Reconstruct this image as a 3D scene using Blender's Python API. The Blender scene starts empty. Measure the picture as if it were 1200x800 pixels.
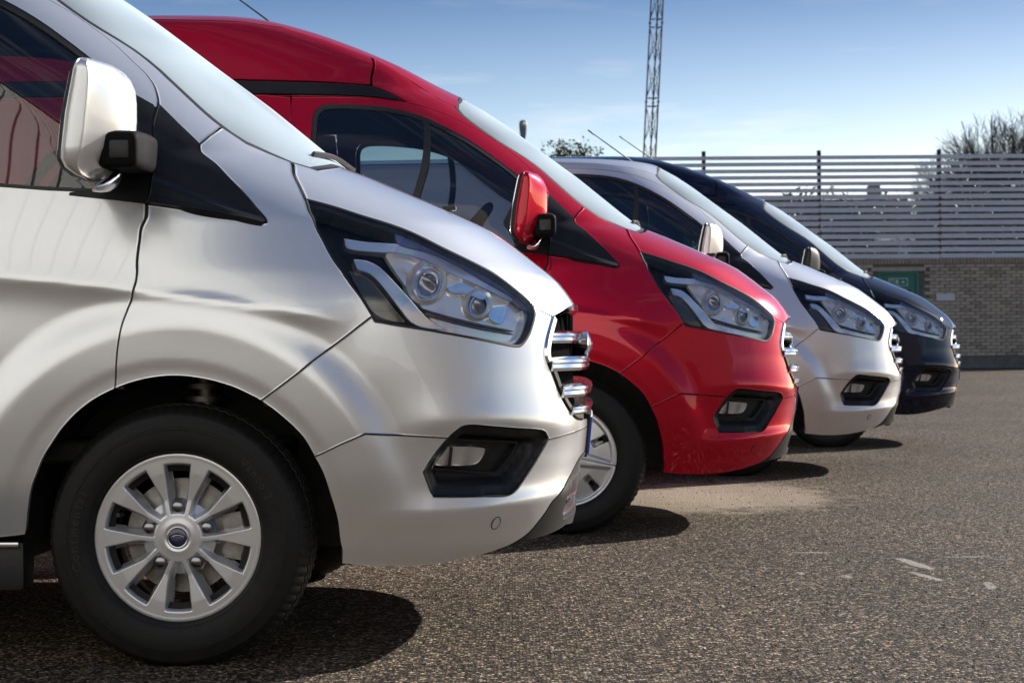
import bpy, bmesh, math, random
import numpy as np
from mathutils import Vector, Matrix
from mathutils.geometry import delaunay_2d_cdt
R = math.radians
random.seed(7); rng = np.random.default_rng(7)
sc = bpy.context.scene; COL = sc.collection

# ------------------------------------------------------------------ camera, sky, sun, exposure
F_PX, CAM_H, HZ, ROLL = 2125.0, .8246, 400.34, .0079
cam = bpy.data.cameras.new('camera'); camo = bpy.data.objects.new('camera', cam); COL.objects.link(camo)
cam.sensor_width = 36.0; cam.lens = F_PX/1200*36; cam.clip_end = 3000; cam.clip_start = .05
cam.dof.use_dof = True; cam.dof.focus_distance = 5.6; cam.dof.aperture_fstop = 9.0
camo.location = (0, 0, CAM_H)
camo.rotation_euler = (Matrix.Rotation(R(90)+math.atan((HZ-400)/F_PX), 4, 'X') @ Matrix.Rotation(-ROLL, 4, 'Z')).to_euler()
sc.camera = camo
SUN = Vector((1.6, 1.1, 1.0)).normalized()
world = bpy.data.worlds.new('World'); sc.world = world; world.use_nodes = True
wn = world.node_tree.nodes; wl = world.node_tree.links
sky = wn.new('ShaderNodeTexSky'); sky.sky_type = 'NISHITA'; sky.sun_disc = False
sky.sun_elevation = math.asin(SUN.z); sky.sun_rotation = math.atan2(SUN.x, SUN.y)
sky.air_density = .75; sky.dust_density = .8; sky.ozone_density = 4; sky.altitude = 50
wn['Background'].inputs[1].default_value = .078
# thin wisps of cirrus, part of the sky itself
tc = wn.new('ShaderNodeTexCoord'); mp = wn.new('ShaderNodeMapping'); mp.inputs['Scale'].default_value = (2.2, 2.2, 16); mp.inputs['Rotation'].default_value = (0, R(9), R(20))
ns = wn.new('ShaderNodeTexNoise'); ns.inputs['Scale'].default_value = 1.6; ns.inputs['Detail'].default_value = 6; ns.inputs['Roughness'].default_value = .62
rp = wn.new('ShaderNodeValToRGB'); rp.color_ramp.elements[0].position = .52; rp.color_ramp.elements[1].position = .85
mu = wn.new('ShaderNodeMath'); mu.operation = 'MULTIPLY'; mu.inputs[1].default_value = .42
mx = wn.new('ShaderNodeMix'); mx.data_type = 'RGBA'; mx.inputs['B'].default_value = (9, 9, 9.3, 1)
wl.new(tc.outputs['Generated'], mp.inputs[0]); wl.new(mp.outputs[0], ns.inputs['Vector']); wl.new(ns.outputs['Fac'], rp.inputs[0])
wl.new(rp.outputs[0], mu.inputs[0]); wl.new(mu.outputs[0], mx.inputs['Factor']); wl.new(sky.outputs[0], mx.inputs['A'])
# deeper blue with height, pale and warm at the horizon, the same all round
sx_ = wn.new('ShaderNodeSeparateXYZ'); gr_ = wn.new('ShaderNodeValToRGB'); e_ = gr_.color_ramp.elements
for x_, (p_, c_) in zip([e_[0], e_[1], e_.new(.5), e_.new(.5), e_.new(.5), e_.new(.5)], ((0,(2.1,1.68,1.2,1)),(1,(.95,.97,1,1)),(.07,(1.95,1.55,1.13,1)),(.115,(1.35,1.16,.96,1)),(.20,(.38,.47,.56,1)),(.5,(.62,.70,.76,1)))): x_.position = p_; x_.color = c_
mg_ = wn.new('ShaderNodeMix'); mg_.data_type = 'RGBA'; mg_.blend_type = 'MULTIPLY'; mg_.inputs['Factor'].default_value = 1
wl.new(tc.outputs['Generated'], sx_.inputs[0]); wl.new(sx_.outputs['Z'], gr_.inputs[0]); wl.new(mx.outputs['Result'], mg_.inputs['A']); wl.new(gr_.outputs[0], mg_.inputs['B'])
wl.new(mg_.outputs['Result'], wn['Background'].inputs[0])
sl = bpy.data.lights.new('sun', 'SUN'); sl.energy = 4.8; sl.angle = R(.53); sl.color = (1, .95, .88)
so = bpy.data.objects.new('sun', sl); COL.objects.link(so); so.rotation_euler = (-SUN).to_track_quat('-Z', 'Y').to_euler()
sc.view_settings.view_transform = 'Standard'; sc.view_settings.look = 'None'; sc.view_settings.gamma = 1
sc.view_settings.exposure = .97
sc.cycles.max_bounces = 10; sc.cycles.transparent_max_bounces = 16

# ------------------------------------------------------------------ materials
def mat(name, col=(.5,.5,.5), rough=.5, metal=0, spec=.5, coat=0, coat_rough=.03, **kw):
    m = bpy.data.materials.new(name); m.use_nodes = True
    b = m.node_tree.nodes['Principled BSDF']
    b.inputs['Base Color'].default_value = (*col, 1); b.inputs['Roughness'].default_value = rough
    b.inputs['Metallic'].default_value = metal; b.inputs['Specular IOR Level'].default_value = spec
    b.inputs['Coat Weight'].default_value = coat; b.inputs['Coat Roughness'].default_value = coat_rough
    for k, v in kw.items(): b.inputs[k].default_value = v
    return m
def nodes(m): return m.node_tree.nodes, m.node_tree.links, m.node_tree.nodes['Principled BSDF']
def noise(m, scale, detail=4, rough=.6, coord='Object', vec=None):
    n, l, b = nodes(m)
    t = n.new('ShaderNodeTexNoise'); t.inputs['Scale'].default_value = scale; t.inputs['Detail'].default_value = detail; t.inputs['Roughness'].default_value = rough
    if vec is None:
        c = n.new('ShaderNodeTexCoord'); vec = c.outputs[coord]
    l.new(vec, t.inputs['Vector']); return t
def ramp(m, src, stops):
    n, l, b = nodes(m); r = n.new('ShaderNodeValToRGB'); e = r.color_ramp.elements
    while len(e) < len(stops): e.new(.5)
    for x, (p, c) in zip(e, stops): x.position = p; x.color = (*c, 1) if len(c) == 3 else c
    l.new(src, r.inputs[0]); return r
def bump(m, src, strength=.3, dist=.01):
    n, l, b = nodes(m); u = n.new('ShaderNodeBump'); u.inputs['Strength'].default_value = strength; u.inputs['Distance'].default_value = dist
    l.new(src, u.inputs['Height']); l.new(u.outputs[0], b.inputs['Normal']); return u
def vary(m, scale, c0, c1, detail=5, lo=.3, hi=.7, bstr=0, coord='Object'):
    n, l, b = nodes(m); t = noise(m, scale, detail, coord=coord); r = ramp(m, t.outputs['Fac'], [(lo, c0), (hi, c1)])
    l.new(r.outputs[0], b.inputs['Base Color'])
    if bstr: bump(m, t.outputs['Fac'], bstr)
    return m

def paint(name, col, metal, rough, spec=.5):
    m = mat(name, col, rough, metal, spec, coat=1, coat_rough=.008)
    n, l, b = nodes(m)
    # faint road dust on the lower flanks
    d = noise(m, 1.2, 2); r = ramp(m, d.outputs['Fac'], [(.35, tuple(x*.95 for x in col)), (.7, tuple(min(1, x*1.03) for x in col))]); l.new(r.outputs[0], b.inputs['Base Color'])
    return m
M = {}
M['silver'] = paint('silver_paint', (.79, .80, .815), .66, .30)
M['silver2'] = paint('pale_silver_paint', (.80, .795, .81), .65, .32)
M['red'] = paint('red_paint', (.52, .0003, .022), .45, .29, 0)
M['navy'] = paint('navy_paint', (.003, .006, .022), .0, .35, 0)
M['black'] = vary(mat('black_plastic', rough=.5), 60, (.012,.012,.013), (.02,.02,.021))
M['satin'] = vary(mat('satin_black_trim', rough=.40, spec=.28), 40, (.010,.010,.012), (.016,.016,.018))
M['grey'] = vary(mat('grey_plastic', rough=.5, spec=.3), 50, (.022,.021,.02), (.03,.028,.026))
M['rubber'] = vary(mat('tyre_rubber', rough=.62, spec=.3), 55, (.006,.0058,.0055), (.011,.0105,.010), bstr=.08)
M['rubber_mark'] = mat('raised_rubber', (.0125,.012,.0118), .55)
M['matt'] = vary(mat('matt_black_casting', rough=.7, spec=.06), 50, (.006,.006,.0065), (.010,.010,.0105))
M['dark'] = vary(mat('dark_liner', rough=.7), 20, (.014,.0135,.013), (.03,.028,.026), bstr=.2)
M['mesh_black'] = vary(mat('grille_mesh_black', rough=.9, spec=0), 60, (.005,.005,.005), (.009,.009,.009))
M['chrome'] = mat('chrome', (.88,.88,.89), .10, 1)
M['satin_chrome'] = mat('satin_chrome', (.72,.72,.73), .2, 1)
M['alloy'] = vary(mat('alloy_wheel_paint', rough=.27, metal=.6, coat=.5), 9, (.68,.69,.71), (.74,.75,.77))
M['cover'] = vary(mat('wheel_cover_paint', rough=.35, metal=.6, coat=.5), 9, (.56,.56,.56), (.64,.64,.64))
M['steel'] = vary(mat('worn_steel', rough=.45, metal=.9), 30, (.22,.21,.2), (.42,.4,.38))
M['nut'] = mat('wheel_nut_steel', (.30,.30,.31), .22, 1)
M['brushed'] = mat('reflector_silver', (.96,.96,.96), .22, .5)
M['blue'] = mat('badge_blue', (.008,.018,.07), .25, coat=1)
M['plate'] = mat('plate_white', (.75,.75,.73), .35)
M['plate_blue'] = mat('plate_band_blue', (.02,.08,.45), .35)
M['mirror_glass'] = mat('mirror_glass', (.8,.8,.8), .01, 1)
M['fabric'] = vary(mat('seat_fabric', rough=.9), 120, (.02,.021,.023), (.035,.036,.04))
M['cabin'] = vary(mat('cabin_plastic', rough=.6), 30, (.03,.031,.033), (.045,.046,.048))
M['headlining'] = mat('headlining', (.16,.16,.155), .9)
def glass(name, tint, ior=1.5, rough=0.0, irid=False, film=0):
    m = bpy.data.materials.new(name); m.use_nodes = True; n = m.node_tree.nodes; l = m.node_tree.links
    n.remove(n['Principled BSDF']); out = n['Material Output']
    t = n.new('ShaderNodeBsdfTransparent'); t.inputs[0].default_value = (*tint, 1)
    g = n.new('ShaderNodeBsdfGlossy'); g.inputs['Roughness'].default_value = rough
    fr = n.new('ShaderNodeFresnel'); fr.inputs['IOR'].default_value = ior
    mxs = n.new('ShaderNodeMixShader'); l.new(fr.outputs[0], mxs.inputs[0]); l.new(t.outputs[0], mxs.inputs[1]); l.new(g.outputs[0], mxs.inputs[2])
    last = mxs
    if irid:   # stress colours of hard-coated polycarbonate
        c = n.new('ShaderNodeTexCoord'); mp = n.new('ShaderNodeMapping'); mp.inputs['Scale'].default_value = (1, .3, 1); mp.inputs['Rotation'].default_value = (0, R(-38), 0)
        w = n.new('ShaderNodeTexNoise'); w.inputs['Scale'].default_value = 6.5; w.inputs['Detail'].default_value = 1.0; w.inputs['Distortion'].default_value = .6
        l.new(c.outputs['Object'], mp.inputs[0]); l.new(mp.outputs[0], w.inputs['Vector'])
        r = n.new('ShaderNodeValToRGB'); e = r.color_ramp.elements
        for p, cc in ((.525, (1,1,1)), (.54, (1,.97,.80)), (.555, (1,.78,.9)), (.572, (.70,.68,1)), (.59, (.74,.96,1)), (.61, (.86,1,.80)), (.63, (1,1,1))):
            x = e.new(p); x.color = (*cc, 1)
        e[0].color = (1,1,1,1); e[-1].color = (1,1,1,1)
        l.new(w.outputs['Fac'], r.inputs[0]); l.new(r.outputs[0], g.inputs[0])
        hm = n.new('ShaderNodeMix'); hm.data_type = 'RGBA'; hm.inputs['Factor'].default_value = .5; hm.inputs['A'].default_value = (1, 1, 1, 1); l.new(r.outputs[0], hm.inputs['B']); l.new(hm.outputs['Result'], t.inputs[0])
    if film:
        d = n.new('ShaderNodeBsdfDiffuse'); d.inputs[0].default_value = (.66,.78,.86,1)  # pale blue diffuse layer mixed over the glass, uneven by noise
        m2 = n.new('ShaderNodeMixShader'); c = n.new('ShaderNodeTexCoord'); w = n.new('ShaderNodeTexNoise'); w.inputs['Scale'].default_value = 2; w.inputs['Detail'].default_value = 1
        l.new(c.outputs['Object'], w.inputs['Vector']); mm = n.new('ShaderNodeMath'); mm.operation = 'MULTIPLY'; mm.inputs[1].default_value = film*1.9; l.new(w.outputs['Fac'], mm.inputs[0])
        l.new(mm.outputs[0], m2.inputs[0]); l.new(last.outputs[0], m2.inputs[1]); l.new(d.outputs[0], m2.inputs[2]); last = m2
    l.new(last.outputs[0], out.inputs[0]); return m
M['window'] = glass('tinted_side_glass', (.50,.59,.62), 1.9)
M['screen'] = glass('pale_windscreen_glass', (.62,.70,.68), 1.75, film=.46)
M['lens'] = glass('headlamp_lens', (1,1,1), 1.38, irid=True)
M['clear'] = glass('clear_lens', (.9,.9,.9), 1.5)

# ------------------------------------------------------------------ mesh helpers
def mesh_from(name, V, Fc, normals=None, smooth=True):
    me = bpy.data.meshes.new(name); me.from_pydata([tuple(map(float, v)) for v in V], [], [tuple(map(int, f)) for f in Fc]); me.update()
    if smooth: me.polygons.foreach_set('use_smooth', [True]*len(me.polygons))
    if normals is not None:
        at_ = me.attributes.new('custom_normal', 'FLOAT_VECTOR', 'POINT'); at_.data.foreach_set('vector', np.ascontiguousarray(normals, dtype=np.float32).ravel()); me.update()
    return me
def mirrored(me, name=None):
    V = np.empty(len(me.vertices)*3); me.vertices.foreach_get('co', V); V = V.reshape(-1, 3)*[1, -1, 1]
    Fc = [tuple(reversed(p.vertices)) for p in me.polygons]
    nn = None
    if me.has_custom_normals:
        nn = np.zeros_like(V); 
        for lp, cn in zip(me.loops, me.corner_normals): nn[lp.vertex_index] = cn.vector
        nn = nn*[1, -1, 1]
    sm = len(me.polygons) and me.polygons[0].use_smooth
    return mesh_from((name or me.name), V, Fc, nn, sm)
def bm_mesh(name, bm, smooth=False, angle=None):
    bmesh.ops.recalc_face_normals(bm, faces=bm.faces[:])
    me = bpy.data.meshes.new(name); 
    for f in bm.faces: f.smooth = smooth
    if smooth and angle:
        for e in bm.edges:
            if len(e.link_faces) == 2 and e.calc_face_angle(0) > R(angle): e.smooth = False
    bm.to_mesh(me); bm.free(); return me
def add_box(bm, c, s, rot=None):
    mtx = Matrix.Translation(c) @ (rot.to_4x4() if rot else Matrix()) @ Matrix.Diagonal((*s, 1))
    return bmesh.ops.create_cube(bm, size=1, matrix=mtx)['verts']
def add_tube(bm, p, q, r0, r1=None, n=8, cap=True):
    p, q = Vector(p), Vector(q); d = q-p; L = d.length
    if L < 1e-6: return
    mtx = Matrix.Translation((p+q)/2) @ d.to_track_quat('Z', 'Y').to_matrix().to_4x4()
    bmesh.ops.create_cone(bm, cap_ends=cap, segments=n, radius1=r0, radius2=r0 if r1 is None else r1, depth=L, matrix=mtx)
def bevelled(name, c, s, bev=.01, seg=2, rot=None):
    bm = bmesh.new(); add_box(bm, c, s, rot); bmesh.ops.bevel(bm, geom=bm.edges[:], offset=bev, segments=seg, affect='EDGES', profile=.6)
    return bm_mesh(name, bm, True, 40)
class Tubes:
    """many thin tubes in one mesh, quick"""
    def __init__(s): s.V = []; s.F = []
    def add(s, p, q, r0, r1, n):
        d = (q-p).normalized(); a = d.orthogonal().normalized(); b = d.cross(a); k = len(s.V)
        for c, r in ((p, r0), (q, r1)):
            for i in range(n): t = 2*math.pi*i/n; s.V.append(c+a*(r*math.cos(t))+b*(r*math.sin(t)))
        for i in range(n): s.F.append((k+i, k+(i+1) % n, k+n+(i+1) % n, k+n+i))
    def mesh(s, name): return mesh_from(name, s.V, s.F)
def lathe(name, prof, n=64, axis='y', smooth=True, angle=None):
    """prof: (radius, offset) pairs turned about the y axis"""
    V = []; Fc = []; k = len(prof)
    for i in range(n):
        a = 2*math.pi*i/n
        for r, o in prof: V.append((r*math.cos(a), o, r*math.sin(a)))
    for i in range(n):
        for j in range(k-1):
            a, b = i*k+j, ((i+1) % n)*k+j; Fc.append((a, a+1, b+1, b))
    bm = bmesh.new(); vs = [bm.verts.new(v) for v in V]
    for f in Fc:
        try: bm.faces.new([vs[i] for i in f])
        except ValueError: pass
    bmesh.ops.remove_doubles(bm, verts=bm.verts[:], dist=1e-5)
    return bm_mesh(name, bm, smooth, angle)

# ------------------------------------------------------------------ the van body surface
# Van axes: x forward from the front axle, y to the van's left, z up.  The flank is |y| = W(x, z):
# horizontal sections are superellipses between the centreline profile XT(z) and the half width WM(z).
ZT = np.arange(0, 2.7, .002)
def table(pts, sig):
    p = np.array(pts); v = np.interp(ZT, p[:, 0], p[:, 1])
    k = np.arange(-int(4*sig/.002), int(4*sig/.002)+1); g = np.exp(-.5*(k*.002/sig)**2); g /= g.sum()
    e = np.concatenate([2*v[0]-v[1:len(k)//2+1][::-1], v, 2*v[-1]-v[-len(k)//2:-1][::-1]])
    return np.convolve(e, g, 'valid')[:len(ZT)]
XT0 = [(0,.80),(.10,.88),(.18,.94),(.24,.97),(.29,1.005),(.36,1.022),(.44,1.034),(.50,1.047),(.58,1.055),(.66,1.052),(.75,1.048),(.85,1.038),(.90,1.03),
 (.93,1.018),(.945,1.010),(.981,.984),(1.007,.962),(1.094,.853),(1.146,.782),(1.19,.69),(1.231,.598),(1.26,.53),(1.295,.45),(1.328,.362),(1.40,.268),
 (1.565,.07),(1.689,-.095),(1.814,-.258),(1.90,-.385)]
WM0 = [(0,.86),(.15,.905),(.25,.925),(.4,.955),(.6,.975),(.8,.982),(.95,.975),(1.1,.953),(1.2,.932),(1.3,.907),(1.5,.86),(1.7,.80),(1.8,.768),(1.9,.735),(2.0,.705),(2.1,.676),(2.28,.622),(2.43,.575),(2.7,.5)]
class Body:
    def __init__(s, high):
        if high:
            s.xt = table(XT0+[(1.926,-.43)]+[(1.95+(z-1.95)*.84, x) for z, x in ((2.002,-.593),(2.098,-.757),(2.186,-.922),(2.262,-1.086),(2.339,-1.292),(2.386,-1.457),(2.405,-1.581),(2.417,-1.746),(2.424,-2.1),(2.43,-2.9),(2.437,-5))]+[(2.7,-90)], .010)
            s.wm = table(WM0, .07)*table([(0,1),(2.25,1),(2.28,.96),(2.306,.87),(2.326,.70),(2.342,.43),(2.351,.2),(2.358,0),(2.7,0)], .007)
            s.q = table([(0,4),(1.95,4),(2.08,12),(2.7,12)], .02)
        else:
            s.xt = table(XT0+[(1.93,-.44),(1.95,-.485),(1.966,-.56),(1.977,-.67),(1.988,-.85),(1.997,-1.15),(2.003,-1.7),(2.006,-2.5),(2.01,-5),(2.7,-90)], .006)
            s.wm = table(WM0, .07)*table([(0,1),(1.935,1),(1.953,.975),(1.966,.945),(1.976,.89),(1.988,.76),(1.997,.59),(2.003,.41),(2.006,.24),(2.01,0),(2.7,0)], .004)
            s.q = table([(0,4),(2.7,4)], .03)
        s.a = table([(0,1.0),(1.1,1.0),(1.38,.62),(2.7,.6)], .04)
        s.wm = np.maximum(s.wm, 1e-6)
    def par(s, z): return (np.interp(z, ZT, s.xt), np.interp(z, ZT, s.wm), np.interp(z, ZT, s.a), np.interp(z, ZT, s.q))
    def g(s, b, a, q):
        c = 1-np.clip(b/a, 0, 1); return np.maximum(1-c*c, 0)**(1/q)
    def W(s, x, z):
        xt, wm, a, q = s.par(z); return wm*s.g(xt-x, a, q)
    def U_of(s, x, z):
        xt, wm, a, q = s.par(z); b = np.maximum(xt-x, 0); return b+.8*s.g(b, a, q)
    def base(s, U, z):
        U = np.asarray(U, float); z = np.asarray(z, float); xt, wm, a, q = s.par(z); u = np.abs(U)
        lo = np.zeros_like(u); hi = np.full_like(u, 8.)
        for _ in range(52):
            m = (lo+hi)/2; f = m+.8*s.g(m, a, q) < u; lo = np.where(f, m, lo); hi = np.where(f, hi, m)
        b = (lo+hi)/2; g = np.where(u < .8*.3, 0, s.g(b, a, q)); g = np.where(u < .24, np.maximum(u-b, 0)/.8, g)
        return np.stack([xt-b, -np.sign(U)*wm*g, z], -1)
    def S0(s, U, z):
        P = s.base(U, z); e = 8e-3
        n = s._n(s.base, U, z, e); d = relief(P[..., 0], P[..., 1], P[..., 2])
        return P+n*d[..., None]
    def _n(s, fn, U, z, e=4e-4):
        du = fn(np.asarray(U)+e, z)-fn(np.asarray(U)-e, z); dz = fn(U, np.asarray(z)+e)-fn(U, np.asarray(z)-e)
        n = np.cross(du, dz); return -n/np.maximum(np.linalg.norm(n, axis=-1, keepdims=True), 1e-12)*1.0
    def N(s, U, z): return s._n(s.S0, U, z, 8e-3)
    def S(s, U, z, off=0):
        P = s.S0(U, z)
        return P if np.all(np.asarray(off) == 0) else P+s.N(U, z)*np.asarray(off)[..., None]
    def Z(s, x, y):   # height of the top surface above plan point
        lo = np.full(np.shape(x), 1.2); hi = np.full(np.shape(x), 2.6)
        for _ in range(50):
            m = (lo+hi)/2; f = s.W(x, m) > np.abs(y); lo = np.where(f, m, lo); hi = np.where(f, hi, m)
        return (lo+hi)/2
def sstep(t): t = np.clip(t, 0, 1); return t*t*(3-2*t)
ARC = (0.0, .335, .408)
def ridge(z, z0, amp, up, dn, r=.016):
    d = z-z0; k = np.sqrt(d*d+r*r)-r; return amp*np.where(d > 0, np.exp(-k/up), np.exp(-k/dn))
def smin(t): return sstep(t)
def relief(x, y, z):
    """pressed-in shape of the panels: wheel arch blister, shoulder line, bumper ridges"""
    d = np.zeros_like(x)
    for cx in (ARC[0], -2.93):
        r = np.hypot(x-cx, z-ARC[1])
        d = d+(.026*sstep((ARC[2]+.225-r)/.11)-.004*sstep((ARC[2]+.045-r)/.03))*sstep((z-.25)/.25)*(1-sstep((r-.9)/.1))
    t = np.clip((x+.5)/.92, 0, 1); z0 = .998-.02*np.minimum(x+.5, 0)-.115*t**1.3
    d = d+ridge(z, z0, .021, .11, .035, .008)*(1-sstep((x-.30)/.2))
    t = np.clip((x-.6)/.4, 0, 1); z1 = .388+.03*t*t
    d = d+ridge(z, z1, .026, .045, .12, .008)*sstep((x-.45)/.2)*sstep((np.abs(y)-.36)/.25)
    t = (x-.74)/.22; z2 = .622-.02*t*t
    d = d+ridge(z, z2, .020, .10, .045, .02)*sstep((x-.52)/.2)*sstep((np.abs(y)-.45)/.2)
    return d
LO, HI = Body(False), Body(True)

# traced elevation points -> body coordinates
YAW = [2.415, 2.235, 6.404, 7.02]
PLACE = [(-.822, 5.590), (.266, 8.663), (1.459, 11.926), (2.539, 14.802)]
def elev(px, py, y, k):
    t = R(YAW[k]); fx, fy, lx, ly = math.cos(t), -math.sin(t), math.sin(t), math.cos(t)
    q = (px-600)/F_PX; ox, oy = PLACE[k][0]+lx*y, PLACE[k][1]+ly*y
    x = (q*oy-ox)/(fx-q*fy); D = oy+fy*x
    return x, CAM_H+(HZ-py-ROLL*(px-600))/F_PX*D
def proj(P, k):
    t = R(YAW[k]); X = PLACE[k][0]+math.cos(t)*P[0]+math.sin(t)*P[1]; D = PLACE[k][1]-math.sin(t)*P[0]+math.cos(t)*P[1]
    u = 600+F_PX*X/D; return u, HZ-(P[2]-CAM_H)*F_PX/D-ROLL*(u-600), D
def T(k, *pts, body=LO, off=0.):
    p = np.array(pts, float); q = p.copy(); y = np.full(len(p), -.85)
    for it in range(46 if off == 0 else 58):
        x, z = elev(q[:, 0], q[:, 1], y, k); y = .55*y-.45*body.W(x, z)
        if it >= 36 and it % 2 == 0:      # allow for the pressed relief on top of the plain surface
            U = body.U_of(x, z); u, v, D = proj(body.S(U, z, np.full(len(p), float(off))).T, k); q += .7*np.clip(np.stack([p[:, 0]-u, p[:, 1]-v], 1), -3, 3)
    x, z = elev(q[:, 0], q[:, 1], y, k)
    return np.stack([body.U_of(x, z), z], 1)
def YZ(*pts, body=LO):
    out = []
    for y, z in pts:
        xt, wm, a, q = body.par(np.array(z)); g = min(abs(y)/wm, .99999); b = a*(1-math.sqrt(max(1-g**q, 0))); out.append((float(b+.8*g), z))
    return np.array(out)
def XZ(*pts, body=LO): return np.array([(float(body.U_of(np.array(x), np.array(z))), z) for x, z in pts])
def CR(p, n=6):
    p = np.asarray(p); 
    if len(p) < 3: return p
    e = np.concatenate([[2*p[0]-p[1]], p, [2*p[-1]-p[-2]]]); out = []
    for i in range(1, len(e)-2):
        a, b, c, d = e[i-1:i+3]
        for t in np.arange(n)/n: out.append(.5*((2*b)+(-a+c)*t+(2*a-5*b+4*c-d)*t*t+(-a+3*b-3*c+d)*t**3))
    return np.array(out+[p[-1]])
def J(*segs):
    out = []
    for s in segs:
        for q in np.asarray(s):
            if not out or np.hypot(*(np.array(out[-1])-q)) > 1e-4: out.append(tuple(q))
    if len(out) > 1 and np.hypot(*(np.array(out[0])-out[-1])) < 1e-4: out.pop()
    return np.array(out)
def area(p): return .5*np.sum(p[:, 0]*np.roll(p[:, 1], -1)-np.roll(p[:, 0], -1)*p[:, 1])
def densify(p, h):
    out = []
    for a, b in zip(p, np.roll(p, -1, 0)):
        n = max(1, int(math.ceil(np.hypot(*(b-a))/h)))
        for i in range(n): out.append(a+(b-a)*i/n)
    return np.array(out)
def inset(p, d):
    if area(p) < 0: d = -d
    t0 = p-np.roll(p, 1, 0); t1 = np.roll(p, -1, 0)-p
    t0 /= np.linalg.norm(t0, axis=1, keepdims=True)+1e-12; t1 /= np.linalg.norm(t1, axis=1, keepdims=True)+1e-12
    n0 = np.stack([-t0[:, 1], t0[:, 0]], 1); n1 = np.stack([-t1[:, 1], t1[:, 0]], 1)
    m = n0+n1; m /= np.linalg.norm(m, axis=1, keepdims=True)+1e-9
    return p+m*(d/np.clip((m*n1).sum(1), .55, 1))[:, None]
def inside(p, q):
    x, y = q[:, 0], q[:, 1]; r = np.zeros(len(q), bool)
    for (x0, y0), (x1, y1) in zip(p, np.roll(p, -1, 0)):
        c = (y0 > y) != (y1 > y)
        if abs(y1-y0) > 1e-12: r ^= c & (x < (x1-x0)*(y-y0)/(y1-y0)+x0)
    return r
def full(chain):     # right-hand chain that starts and ends on the centreline -> whole outline
    m = chain.copy(); m[:, 0] *= -1; return J(chain, m[::-1])
def panel(name, outer, body=LO, h=.03, gap=.0022, off=0., thick=.02, holes=(), lip=.003, round_=.0009, depth=None):
    """A sheet of bodywork on the body surface inside a traced outline, with rolled edges and a flange."""
    loops = [densify(inset(outer, gap), h*.7)]+[densify(np.asarray(q), h*.7) for q in holes]
    if area(loops[0]) < 0: loops[0] = loops[0][::-1]
    for i in range(1, len(loops)):
        if area(loops[i]) > 0: loops[i] = loops[i][::-1]
    rings = [inset(L, lip) if i == 0 else L+(L-inset(L[::-1], lip)[::-1]) for i, L in enumerate(loops)]
    pts = []; edges = []
    for L in loops+rings:
        b = len(pts); pts += [tuple(q) for q in L]; edges += [(b+i, b+(i+1) % len(L)) for i in range(len(L))]
    nr0 = sum(map(len, loops)); o = loops[0]
    gx = np.arange(o[:, 0].min(), o[:, 0].max(), h); gz = np.arange(o[:, 1].min(), o[:, 1].max(), h*.87)
    G = np.array([(x+(j % 2)*h/2, z) for j, z in enumerate(gz) for x in gx])
    if len(G):
        k = inside(rings[0], G)
        for q in rings[1:]: k &= ~inside(q, G)
        G = G[k]
        A = np.concatenate(rings); B = np.concatenate([np.roll(q, -1, 0) for q in rings]); keep = []
        for g in G:
            ab = B-A; t = np.clip(((g-A)*ab).sum(1)/np.maximum((ab*ab).sum(1), 1e-12), 0, 1); keep.append(np.min(np.hypot(*(A+ab*t[:, None]-g).T)) > h*.45)
        G = G[np.array(keep, bool)] if len(G) else G
        pts += [tuple(q) for q in G]
    v2, _, fc, ov, _, _ = delaunay_2d_cdt([Vector(q) for q in pts], edges, [], 0, 1e-7)
    uv = np.array([tuple(q) for q in v2]); tri = np.array([f for f in fc])
    c = uv[tri].mean(1); k = inside(loops[0], c)
    for q in loops[1:]: k &= ~inside(q, c)
    tri = tri[k]
    src = np.array([min(o_) if o_ else 10**9 for o_ in ov]); idx = {}
    for i, s_ in enumerate(src): idx[s_] = i
    offs = np.full(len(uv), float(off))
    if depth is not None: offs = offs+depth(uv)
    P = body.S(uv[:, 0], uv[:, 1], offs); N = body.N(uv[:, 0], uv[:, 1])
    if depth is not None:
        N = numeric_normals(P, tri, N)
    a, b, d = P[tri[:, 0]], P[tri[:, 1]], P[tri[:, 2]]; fn = np.cross(b-a, d-a); fl = (fn*N[tri[:, 0]]).sum(1) < 0
    tri[fl] = tri[fl][:, ::-1]
    V = [P]; NN = [N.copy()]; Fc = [tuple(t) for t in tri]; base = len(P); st = 0
    for L in loops:
        ids = np.array([idx.get(st+i, -1) for i in range(len(L))]); st += len(L)
        ids = ids[ids >= 0]; Q = P[ids]; tn = np.roll(Q, -1, 0)-np.roll(Q, 1, 0); nn = N[ids]
        od = np.cross(tn, nn); od /= np.linalg.norm(od, axis=1, keepdims=True)+1e-12
        NN[0][ids] = nn+.4*od; P[ids] = Q-nn*round_
        A_ = P[ids].copy(); B_ = A_-nn*thick
        V += [A_, B_]; NN += [od, od]; n = len(ids)
        for i in range(n):
            j = (i+1) % n; Fc.append((base+i, base+n+i, base+n+j, base+j))
        base += 2*n
    V = np.concatenate(V); NN = np.concatenate(NN); NN /= np.linalg.norm(NN, axis=1, keepdims=True)+1e-12
    return mesh_from(name, V, Fc, NN)
def numeric_normals(P, tri, N0):
    n = np.zeros_like(P); f = np.cross(P[tri[:, 1]]-P[tri[:, 0]], P[tri[:, 2]]-P[tri[:, 0]])
    s = np.sign((f*N0[tri[:, 0]]).sum(1))[:, None]
    for i in range(3): np.add.at(n, tri[:, i], f*s)
    return n/(np.linalg.norm(n, axis=1, keepdims=True)+1e-12)
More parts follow.
